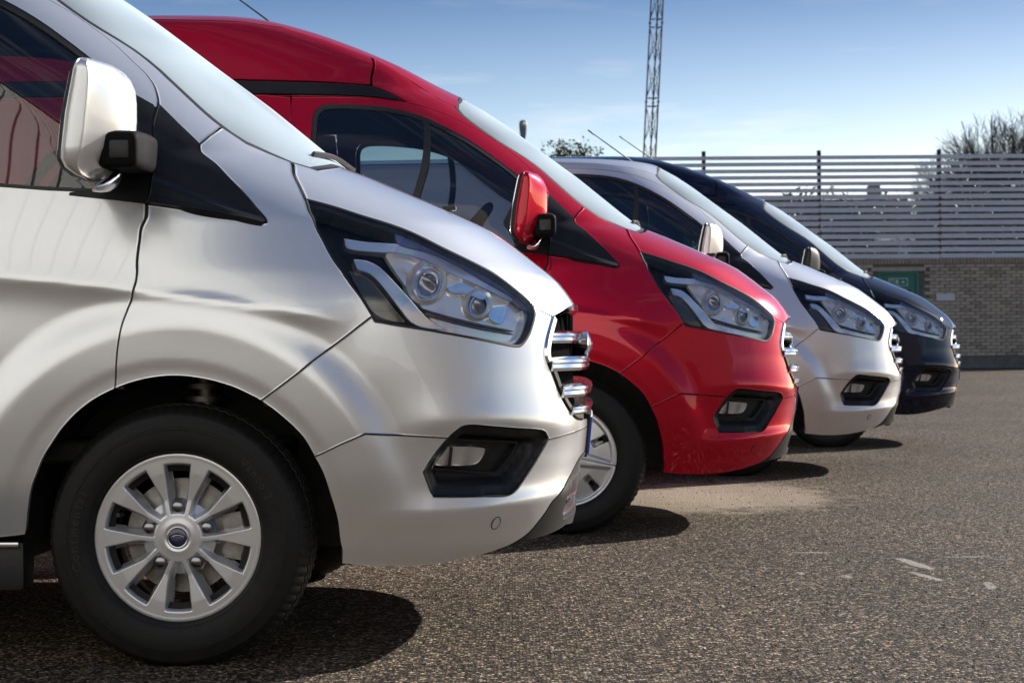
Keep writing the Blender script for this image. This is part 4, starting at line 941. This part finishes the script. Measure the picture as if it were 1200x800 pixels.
poly_plate('sign_arrow', [(.055,.012),(.10,.012),(.10,.04),(.15,0),(.10,-.04),(.10,-.012),(.055,-.012)], 0, .003, white, door, so_)
poly_plate('sign_doorway', [(-.16,-.055),(-.16,.055),(-.09,.055),(-.09,-.055),(-.103,-.055),(-.103,.042),(-.147,.042),(-.147,-.055)], 0, .003, white, door, so_)
poly_plate('sign_figure', [(-.05,.05),(-.025,.055),(-.02,.035),(.005,.02),(.02,.03),(.028,.022),(.006,.006),(-.012,.012),(-.01,-.015),(.015,-.03),(.01,-.06),(-.003,-.058),(-.001,-.036),(-.03,-.018),(-.05,-.05),(-.065,-.045),(-.042,-.008),(-.04,.015),(-.055,.0),(-.066,.006),(-.048,.03)], 0, .003, white, door, so_)
bm = bmesh.new(); x = wx(1108.3); zz = CAM_H+(HZ-348.3-4)/F_PX*WY; add_box(bm, (0,0,0), (.41,.02,.155)); bmesh.ops.bevel(bm, geom=bm.edges[:], offset=.006, segments=2, affect='EDGES')
tag(simple('wall_sign', bm_mesh('wall_sign', bm), mat('sign_enamel', (.70,.70,.72), .4), None, (x, WY-.03, zz)), 'small blank white sign fixed to the brick wall right of the green door', 'sign')
# fence
fm = vary(mat('fence_paint', rough=.55), 3, (.66,.66,.70), (.76,.76,.80)); N2, L2, B2 = nodes(fm)
fp = vary(mat('post_steel', rough=.7), 8, (.012,.012,.013), (.04,.028,.02))
rust = vary(mat('rust', rough=.95), 30, (.10,.035,.012), (.20,.09,.03))
fence = tag(empty('slat_fence', (10, WY+.1, ZW)), 'tall fence of pale horizontal slats on the brick wall', 'fence')
posts = [wx(p) for p in (686, 827, 962.5, 1103.5, 1244, 1385)]; FT = CAM_H+(HZ-183.3)/F_PX*WY
for i, x in enumerate(posts):
    bm = bmesh.new(); add_box(bm, (x-10, .03, (FT+.09-ZW)/2), (.085, .07, FT+.09-ZW)); bmesh.ops.bevel(bm, geom=bm.edges[:], offset=.006, segments=1, affect='EDGES'); p = simple('post', bm_mesh('post', bm), fp, fence)
    bm = bmesh.new()
    for k in range(9): add_box(bm, (x-10+rng.uniform(-.015,.015), -.0475, .12+k*.149+rng.uniform(-.01,.01)), (.035+.03*rng.random(), .003, .06+.03*rng.random()))
    simple('rust_streak', bm_mesh('rust_streak', bm), rust, p)
pitch = (FT-ZW-.02)/15.75
for i in range(len(posts)-1):
    x0, x1 = posts[i], posts[i+1]; L = x1-x0-.012
    bm = bmesh.new(); bmesh.ops.create_grid(bm, x_segments=10, y_segments=1, size=.5)
    bm.free()
    for k in range(16):
        zz = .055+k*pitch; hgt = .098 if k < 10 else .085
        if k % 4 == 0 or True:
            bm = bmesh.new(); add_box(bm, (0, 0, 0), (L, .03, hgt)); bmesh.ops.bevel(bm, geom=bm.edges[:], offset=.004, segments=1, affect='EDGES')
            o = simple('slat', bm_mesh('slat', bm), fm, fence, ((x0+x1)/2-10, -.028+rng.uniform(-.004,.004), zz+rng.uniform(-.004,.004)))
            o.rotation_euler = (R(rng.uniform(-2,2)), R(rng.uniform(-.07,.07)+.12), 0)

# ------------------------------------------------------------------ beyond the fence
# lattice mast
MY = 62.0; steel = vary(mat('mast_steel', rough=.55, metal=.4), 3, (.018,.022,.027), (.035,.04,.046))
def at(px, py, Y): return Vector(((px-600)/F_PX*Y, Y, CAM_H+(HZ-py-ROLL*(px-600))/F_PX*Y))
b0 = at(762.5, 185, MY); t0 = at(773, 0, MY); ax = (t0-b0).normalized(); base = b0-ax*(b0.z/ax.z)
mast = tag(empty('lattice_mast', base), 'slender leaning steel lattice mast rising behind the parked vans', 'mast')
tri = [Vector((-.20, -.06, 0)), Vector((.21, -.10, 0)), Vector((.06, .24, 0))]; H = 16.5
for v in tri:
    bm = bmesh.new(); add_tube(bm, v, v+ax*H, .027, n=8); simple('leg', bm_mesh('leg', bm, True, 40), steel, mast)
sec = 1.86; z = .75; j = 0
while z < H-1:
    for a, b in ((0,1),(1,2),(2,0)):
        for zq in (z, z+.28):
            bm = bmesh.new(); add_tube(bm, tri[a]+ax*zq, tri[b]+ax*zq, .016, n=6); simple('strut', bm_mesh('strut', bm, True), steel, mast)
        for q in range(2):
            za, zb = z+.28+q*(sec*1.45-.28)/2, z+.28+(q+1)*(sec*1.45-.28)/2
            bm = bmesh.new(); add_tube(bm, tri[a]+ax*za, tri[b]+ax*zb, .011, n=6); add_tube(bm, tri[b]+ax*za, tri[a]+ax*zb, .011, n=6); simple('brace', bm_mesh('brace', bm, True), steel, mast)
    for v in tri:
        bm = bmesh.new(); add_tube(bm, v+ax*(z+.12), v+ax*(z+.16), .05, n=8); simple('flange', bm_mesh('flange', bm), steel, mast)
    z += sec*1.45
# street lamp seen edge on
lp = at(615, 152, 52); lamp = tag(empty('street_lamp', (lp.x, 52, 0)), 'grey street lamp head showing above the windscreen of the red van', 'street lamp')
lg = mat('lamp_grey', (.16,.165,.17), .5); bm = bmesh.new(); add_tube(bm, (0,0,0), (0,.02,lp.z-.34), .06, .04, 12); add_tube(bm, (0,.02,lp.z-.34), (0,.0,lp.z-.24), .03, .03, 10); simple('pole', bm_mesh('pole', bm, True, 40), lg, lamp)
rg = []
for z, w in ((-.30,.035),(-.27,.06),(-.18,.085),(-.02,.107),(.14,.115),(.22,.105),(.27,.08),(.29,.04)): rg.append([(w*math.cos(t), .05+.5*w*math.sin(t)+(z)*.3, lp.z+z) for t in np.linspace(0, 2*math.pi, 20, endpoint=False)])
hd = simple('lamp_head', loft('lamp_head', rg, 50), lg, lamp)
rg = [[(w*math.cos(t), -.058-.02+(z)*.3+.012*math.sin(t)*0+(.012 if i in (0,3) else 0), lp.z+z+w*math.sin(t)*.0) for t in (0, math.pi)] for i, (z, w) in enumerate(((.08,.03),(.13,.06),(.19,.06),(.23,.03)))]
bm = bmesh.new(); bmesh.ops.create_uvsphere(bm, u_segments=14, v_segments=8, radius=1, matrix=Matrix.Translation((0,-.03,lp.z+.16)) @ Matrix.Diagonal((.055,.05,.075,1))); simple('lamp_bowl', bm_mesh('lamp_bowl', bm, True), mat('lamp_bowl', (.45,.46,.47), .3), hd)
# white post-top lamp just behind the fence
wp = at(1049, 281, 44); pl = tag(empty('post_lamp', (wp.x, 44, gz(44))), 'white flat-topped lamp glimpsed through the lower slats of the fence', 'lamp'); wmt = mat('white_enamel', (.8,.8,.8), .4)
simple('lamp_cap', bevelled('lamp_cap', (0,0,wp.z-gz(44)), (.92,.5,.075), .03, 2), wmt, pl)
bm = bmesh.new(); add_tube(bm, (.2,0,0), (.2,0,wp.z-gz(44)-.05), .14, .14, 16); simple('lamp_column', bm_mesh('lamp_column', bm, True, 40), wmt, pl)
# leafy shrubs and hedge behind the fence
def leaves(name, pts, size, m, parent=None, rr=rng):
    V = []; Fc = []
    for p in pts:
        a = rr.random()*6.28; t = rr.normal(size=3); t /= np.linalg.norm(t); u = np.cross(t, [math.cos(a), math.sin(a), .3]); u /= np.linalg.norm(u)+1e-9; s = size*(.6+.8*rr.random()); b = len(V)
        V += [p-t*s, p+u*s*.45, p+t*s, p-u*s*.45]; Fc.append((b, b+1, b+2, b+3))
    return simple(name, mesh_from(name, V, Fc, smooth=False), m, parent)
def leafmat(name, a, b):
    m = vary(mat(name, rough=.6), 1.2, a, b, coord='Object'); return m
LM = [leafmat('dark_leaf', (.025,.042,.014), (.06,.085,.025)), leafmat('olive_leaf', (.05,.07,.02), (.11,.125,.04)), leafmat('yellow_leaf', (.10,.13,.02), (.19,.21,.05))]
bark = vary(mat('bark', rough=.95), 6, (.035,.030,.026), (.07,.06,.052), bstr=.4)
def blob_pts(c, r, n, clumps):
    out = []; cs = [np.array(c)+np.array(r)*(lambda v: v/np.linalg.norm(v)*rng.random()**.4)(rng.normal(size=3)) for _ in range(clumps)]
    for i in range(n):
        q = cs[rng.integers(clumps)]; out.append(q+rng.normal(size=3)*np.array(r)*.16)
    return out
hedge_spots = [(1.6,44,2.4,.9,1.5,1),(3.6,44.5,2.7,1.1,1.3,0),(5.6,44,2.5,1.2,1.4,2),(7.6,44.6,3.0,1.2,1.4,0),(9.6,44.2,2.8,1.2,1.4,1),(11.6,44.6,3.4,1.5,1.6,0),(13.6,45,3.6,1.6,1.7,0),(15.6,45,3.4,1.5,1.7,1)]
hl_ = ['low olive bush behind the left end of the slatted fence', 'dark bush behind the slats left of the navy van roof', 'yellow-green bush glimpsed through the navy van window', 'dark bush behind the slats above the navy van windscreen', 'olive bush behind the slats above the green door', 'tall dark bush behind the slats right of the rust-streaked post', 'tallest dark bush behind the far right slats', 'olive bush behind the fence at the right edge']
for (x, y, zc, rx, rz, c), lb in zip(hedge_spots, hl_):
    t = tag(empty('bush', (x, y, gz(y))), lb, 'bush', 'bushes behind the fence')
    pts = blob_pts((0,0,zc-.2), (rx*1.05,.8,rz), 3000, 40)+blob_pts((0,0,1.2), (rx,.7,1.0), 1400, 24); leaves('foliage', pts, .075, LM[c], t)
    bm = bmesh.new()
    for k in range(5): add_tube(bm, (.1*k-.2,0,0), (rng.uniform(-.6,.6),rng.uniform(-.3,.3),zc), .04, .015, 6)
    simple('stem', bm_mesh('stem', bm, True), bark, t)
# feathery evergreen top behind the roofs of the middle vans
for px, py, Y, w, lb in ((668,181,70,1.15,'feathery olive treetop showing over the silver van roof'),):
    p = at(px, py, Y); t = tag(empty('evergreen_tree', (p.x, Y, gz(Y))), lb, 'tree', 'trees beyond the vans'); pts = []
    for k in range(60):
        a = rng.normal()*.5; x0 = rng.normal()*w*.45; hgt = rng.random()**.6*1.1+.1
        for q in range(26): f = q/25; pts.append(np.array([x0+a*f*.35+rng.normal()*.06, rng.normal()*.4, p.z-.75+hgt*f*.95+rng.normal()*.03]))
    pts += blob_pts((0,0,p.z-1.9), (w*1.1,1.0,1.3), 2500, 30); leaves('crown', pts, .075, LM[1], t)
    bm = bmesh.new(); add_tube(bm, (0,0,0), (0,0,p.z-.6), .16, .05, 8); simple('trunk', bm_mesh('trunk', bm, True), bark, t)
# bare trees
def bare_tree(loc, H, lb, seed, spread=.5, levels=6):
    r = np.random.default_rng(seed); t = tag(empty('bare_tree', loc), lb, 'tree', 'bare trees beyond the fence'); tr = Tubes(); br = Tubes()
    def grow(p, d, L, rad, lv):
        n = 3; q = p.copy()
        for i in range(n):
            d2 = (d+Vector(r.normal(size=3)*.10)+Vector((0,0,.04))).normalized(); e = q+d2*L/n; (tr if lv == 0 else br).add(q, e, rad*(1-.25*i/n), rad*(1-.25*(i+1)/n), 6 if lv < 2 else 3); q, d = e, d2
            if lv < levels and i > 0:
                for _ in range(2 if lv < 4 else 2):
                    ax_ = Vector(r.normal(size=3)).cross(d).normalized(); nd = (d+ax_*(spread+.35*r.random())).normalized(); grow(q, nd, L*(.62+.2*r.random()), rad*.5, lv+1)
        if lv < levels: grow(q, d, L*.72, rad*.7, lv+1)
    grow(Vector((0,0,0)), Vector((0,0,1)), H*.34, .15, 0)
    simple('trunk', tr.mesh('trunk'), bark, t); simple('crown', br.mesh('crown'), bark, t)
p = at(1192, 135, 66); bare_tree((p.x, 66, gz(66)), p.z*.92, 'bare leafless tree standing above the right end of the slatted fence', 5, .42, 6)
# houses far behind, seen between the slats
hw = vary(mat('house_wall', rough=.9), 2, (.30,.24,.20), (.38,.31,.26)); hr = vary(mat('roof_tile', rough=.85), 4, (.16,.085,.06), (.24,.13,.09)); hg = mat('house_glass', (.03,.035,.04), .08)
for hx, lb in ((17.2, 'red-roofed house glimpsed between the slats above the navy van'), (25.5, 'second red-roofed house farther right behind the slats')):
    Y = 96; h = tag(empty('house', (hx, Y, gz(Y))), lb, 'house', 'houses behind the fence')
    bm = bmesh.new(); add_box(bm, (0,0,2.5), (7,6,5)); simple('wall', bm_mesh('wall', bm), hw, h)
    bm = bmesh.new(); v = [bm.verts.new(q) for q in ((-3.8,-3.3,4.98),(3.8,-3.3,4.98),(3.8,3.3,4.98),(-3.8,3.3,4.98),(-3.8,0,8.05),(3.8,0,8.05))]
    for f in ((0,1,5,4),(2,3,4,5),(0,4,3),(1,2,5),(0,3,2,1)): bm.faces.new([v[i] for i in f])
    rf = simple('roof', bm_mesh('roof', bm), hr, h); bm = bmesh.new(); add_box(bm, (2,.0,8.1), (.6,.6,1.3)); simple('chimney', bm_mesh('chimney', bm), hw, rf)
    for x in (-2,0,2): bm = bmesh.new(); add_box(bm, (x,-3.0,3.6), (1.1,.08,1.2)); simple('window', bm_mesh('window', bm), hg, h)

# ------------------------------------------------------------------ the works building opposite (seen only as reflections in glass and paint)
cl = vary(mat('cladding', rough=.7), 1.5, (.49,.50,.485), (.57,.58,.565)); tr_ = mat('cladding_trim', (.10,.095,.08), .6)
BYW = -8.0; BH = 10.5
ware = tag(empty('works_building', (0, BYW, 0)), 'olive clad works building opposite the vans, mirrored in their windows', 'building'); ware.rotation_euler = (0, 0, R(-22))
bm = bmesh.new(); add_box(bm, (-16,-5,BH/2), (50,10,BH)); simple('wall', bm_mesh('wall', bm), cl, ware)
bm = bmesh.new()
for i in range(-160, 36): add_box(bm, (i*.25, .0, BH/2), (.014, .05, BH))
tag(simple('cladding_rib', bm_mesh('cladding_rib', bm), tr_, ware), kind='stuff')
dark_refl = vary(mat('reflection_dark', rough=.8), 4, (.05,.04,.034), (.085,.07,.058))  # dark finish for the two added reflection pieces
bm = bmesh.new(); add_box(bm, (-16, .1, .8), (50.1, .3, 1.6)); simple('reflection_band', bm_mesh('reflection_band', bm), dark_refl, ware)  # dark band added to darken the low reflections in the van flanks
bm = bmesh.new(); add_box(bm, (39.1, -4, 4.6), (60, 9, 9.2)); simple('reflection_block', bm_mesh('reflection_block', bm), dark_refl, ware)  # unseen dark block, added to darken reflections in the van noses
bm = bmesh.new(); add_box(bm, (-16, .1, BH+.08), (50.2, .4, .2)); simple('eaves', bm_mesh('eaves', bm), tr_, ware)
